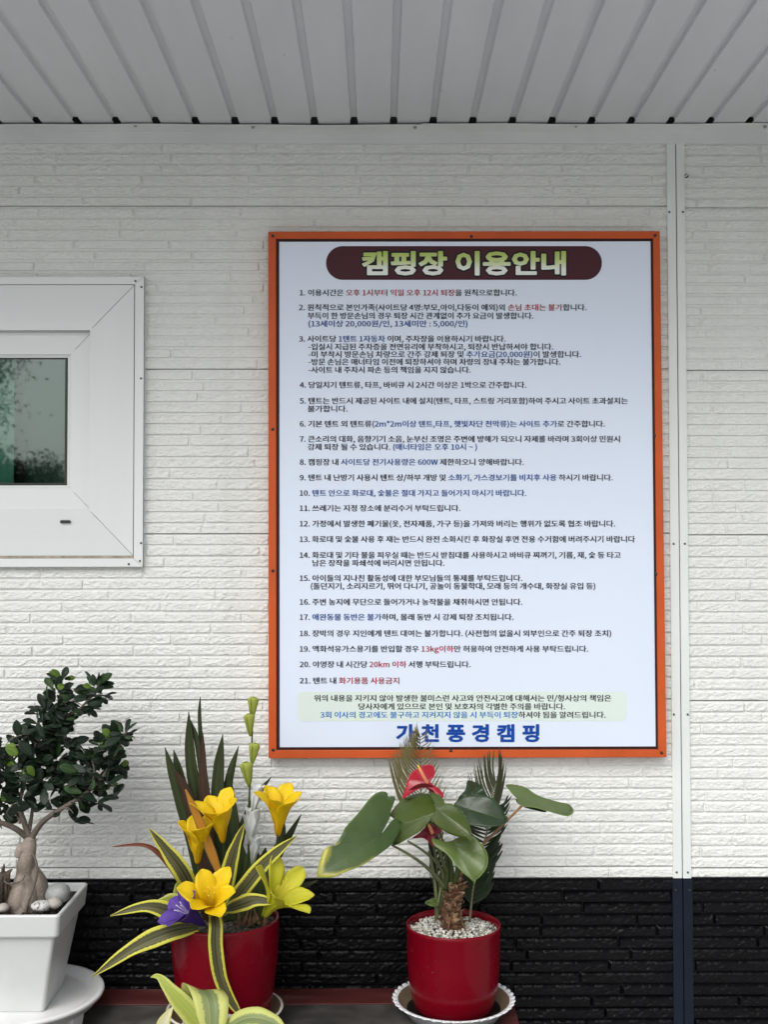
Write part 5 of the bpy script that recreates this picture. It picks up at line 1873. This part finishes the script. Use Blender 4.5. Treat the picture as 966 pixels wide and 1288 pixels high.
# white blossoms with lime buds on one tall stalk
wf = thing('flower_spray', 'tall stalk with lime buds above small white blossoms', 'flower', P(310, 1150, 2.45))
m = MB()
st = [(306, 1160, 2.45), (312, 1080, 2.46), (313, 1010, 2.47), (316, 950, 2.48), (318, 892, 2.48)]
m.tube([P(*q) for q in st], [.0026, .0024, .002, .0016], 8, seg=24)
m.build('stalk', M['green_blade'], wf)
for (bx, by, tx, ty, wpx) in ((317, 904, 318.5, 877, 7.5), (314.5, 926, 313, 898, 7.5), (316.5, 962, 320.5, 935, 7.5), (313.5, 990, 309, 959, 9)):
    m = MB()
    for k in range(3):
        a = k * 2.094 + .6
        off = Vector((math.cos(a), math.sin(a), 0)) * wpx * .32 * s
        p0, p1 = P(bx, by, 2.475), P(tx, ty, 2.468)
        m.ribbon([p0, p0 * .6 + p1 * .4 + off * .6, p0 * .15 + p1 * .85 + off, p1 + off * 1.1], [wpx * .15 * s, wpx * .6 * s, wpx * .95 * s, wpx * .55 * s], Vector((math.cos(a), math.sin(a), 0)), fold=-.6, seg=9, nc=5)
    m.build('bud', M['bud_petal'], wf, solid=.0007, recalc=False)
for (bx, by, tx, ty, wpx) in ((316, 1028, 325, 988, 10), (313, 1062, 319, 1016, 15), (317, 1088, 322, 1052, 11), (314, 1060, 311, 1024, 9)):
    m = MB()
    for k in range(5):
        a = k * 1.2566 + .3
        off = Vector((math.cos(a), math.sin(a), 0)) * wpx * .45 * s
        p0, p1 = P(bx, by, 2.44), P(tx, ty, 2.43)
        m.ribbon([p0, p0 * .6 + p1 * .4 + off * .35, p0 * .2 + p1 * .8 + off * .8, p1 + off * 1.7], [wpx * .12 * s, wpx * .35 * s, wpx * .6 * s, wpx * .5 * s, wpx * .1 * s], Vector((math.cos(a), math.sin(a), 0)), fold=-.4, seg=10, nc=5)
    m.build('blossom', M['white_petal'], wf, solid=.0006, recalc=False)

# ------------------------------------------------------------------ front plant, its pot below the picture
dF = 2.15
cF = P(268, 1345, dF)
zF = ZT + 0.115
m = MB()
rF = 0.06
m.lathe([(0.0001, ZT + 0.0003), (rF - .015, ZT + 0.0003), (rF - .012, ZT + .004), (rF - .002, zF - .012), (rF + .003, zF - .012), (rF + .003, zF), (rF - .003, zF), (rF - .004, zF - .015), (0.0001, zF - .016)], cF.x, cF.y, 0, 64)
o = m.build('flower_pot', M['saucer_w'])
tag(o, 'small white pot at the very front of the table', 'plant pot')
fp = thing('lime_striped_plant', 'low plant with broad lime and green striped leaves in front of the red pot', 'plant', (cF.x, cF.y, zF - .016))
s = dF / FPX
root = P(268, 1335, dF)


def fl(mat, pts, ww, **kw):
    m = MB()
    n_ = kw.pop('n', (0, -1, .4))
    m.ribbon([root] + [P(*q) for q in pts], [x * s for x in ww], n_, **kw)
    m.build('leaf', mat, fp, solid=.0007, recalc=False)


fl(M['limeplain'], [(262, 1302, 2.16), (242, 1278, 2.17), (216, 1248, 2.18), (200, 1229, 2.19), (189, 1229, 2.195)], [6, 10, 13, 12, 7, 3, .4], fold=.45, seg=30, n=(.2, -1, .5))
fl(M['lime'], [(246, 1300, 2.20), (247, 1262, 2.20), (252, 1243, 2.175), (262, 1252, 2.13), (266, 1275, 2.11), (266, 1310, 2.10), (262, 1340, 2.10)], [8, 14, 20, 24, 24, 20, 10, 1], fold=-.2, seg=44, cross=lambda t: Vector((1, 0.12, -0.22)))
fl(M['lime'], [(278, 1305, 2.12), (300, 1285, 2.10), (322, 1281, 2.09), (345, 1288, 2.085), (362, 1302, 2.08)], [5, 10, 13, 14, 10, .6], fold=.25, seg=30, n=(0, -1, 1.2))
fl(M['cream'], [(240, 1330, 2.12), (214, 1312, 2.10), (205, 1290, 2.10), (218, 1265, 2.11)], [4, 9, 11, 9, .5], fold=.3, seg=24, n=(0, -1, .4))
fl(M['limeplain'], [(262, 1310, 2.20), (244, 1290, 2.22), (225, 1270, 2.24)], [5, 8, 6, .5], fold=.3, seg=20)

# ------------------------------------------------------------------ trees across the yard, seen in the window glass
def yard_tree(label, x, y, h, crown_r, crown_z, n, seed):
    rg = random.Random(seed)
    t = thing('yard_tree', label, 'tree', (x, y, 0), 'trees across the yard')
    m = MB()
    b = Vector((x, y, 0))
    m.tube([b, b + Vector((.05, 0, h * .35)), b + Vector((-.05, .1, h * .6)), b + Vector((0, 0, h * .92))], [.13, .10, .07, .02], 10, seg=14, lump=.05)
    tips = []
    for i in range(26):
        a = rg.uniform(0, 6.28)
        z = rg.uniform(h * .28, h * .9)
        L = crown_r * rg.uniform(.6, 1.1) * (1.15 - z / h * .6)
        p0 = b + Vector((0, 0, z)); p1 = p0 + Vector((math.cos(a) * L * .5, math.sin(a) * L * .5, L * .2)); p2 = p0 + Vector((math.cos(a) * L, math.sin(a) * L, L * .28))
        m.tube([p0, p1, p2], [.035, .02, .008], 6, seg=6)
        tips += [(p0 + p1) / 2, p1, (p1 + p2) / 2, p2]
    m.build('trunk', M['tree_bark'], t)
    q = np.random.default_rng(seed)
    tp = np.array([tuple(x) for x in tips])
    c = tp[q.integers(0, len(tp), n)] + q.normal(0, 1, (n, 3)) * np.array([.20, .20, .16])
    a = q.normal(0, 1, (n, 3)); a /= np.linalg.norm(a, axis=1)[:, None]
    b2 = q.normal(0, 1, (n, 3)); b2 = np.cross(a, b2); b2 /= np.linalg.norm(b2, axis=1)[:, None]
    L = q.uniform(.035, .075, n)[:, None]
    v = np.stack([c, c + a * L * .5 + b2 * L * .25, c + a * L, c + a * L * .5 - b2 * L * .25], 1).reshape(-1, 3) - np.array([x, y, 0])
    me = bpy.data.meshes.new('crown')
    me.vertices.add(4 * n); me.vertices.foreach_set('co', v.ravel())
    me.loops.add(4 * n); me.loops.foreach_set('vertex_index', np.arange(4 * n, dtype=np.int32))
    me.polygons.add(n); me.polygons.foreach_set('loop_start', np.arange(0, 4 * n, 4, dtype=np.int32))
    me.uv_layers.new(name='UVMap')
    me.update(calc_edges=True)
    me.materials.append(M['tree_leaf'])
    link(bpy.data.objects.new('crown', me), t)


yard_tree('taller leafy tree across the yard, mirrored at the left of the window', -5.95, -13.2, 5.4, 1.15, 3, 26000, 1)
yard_tree('lower bushy tree across the yard, mirrored at the window bottom', -4.95, -12.8, 2.75, 0.95, 2, 34000, 2)
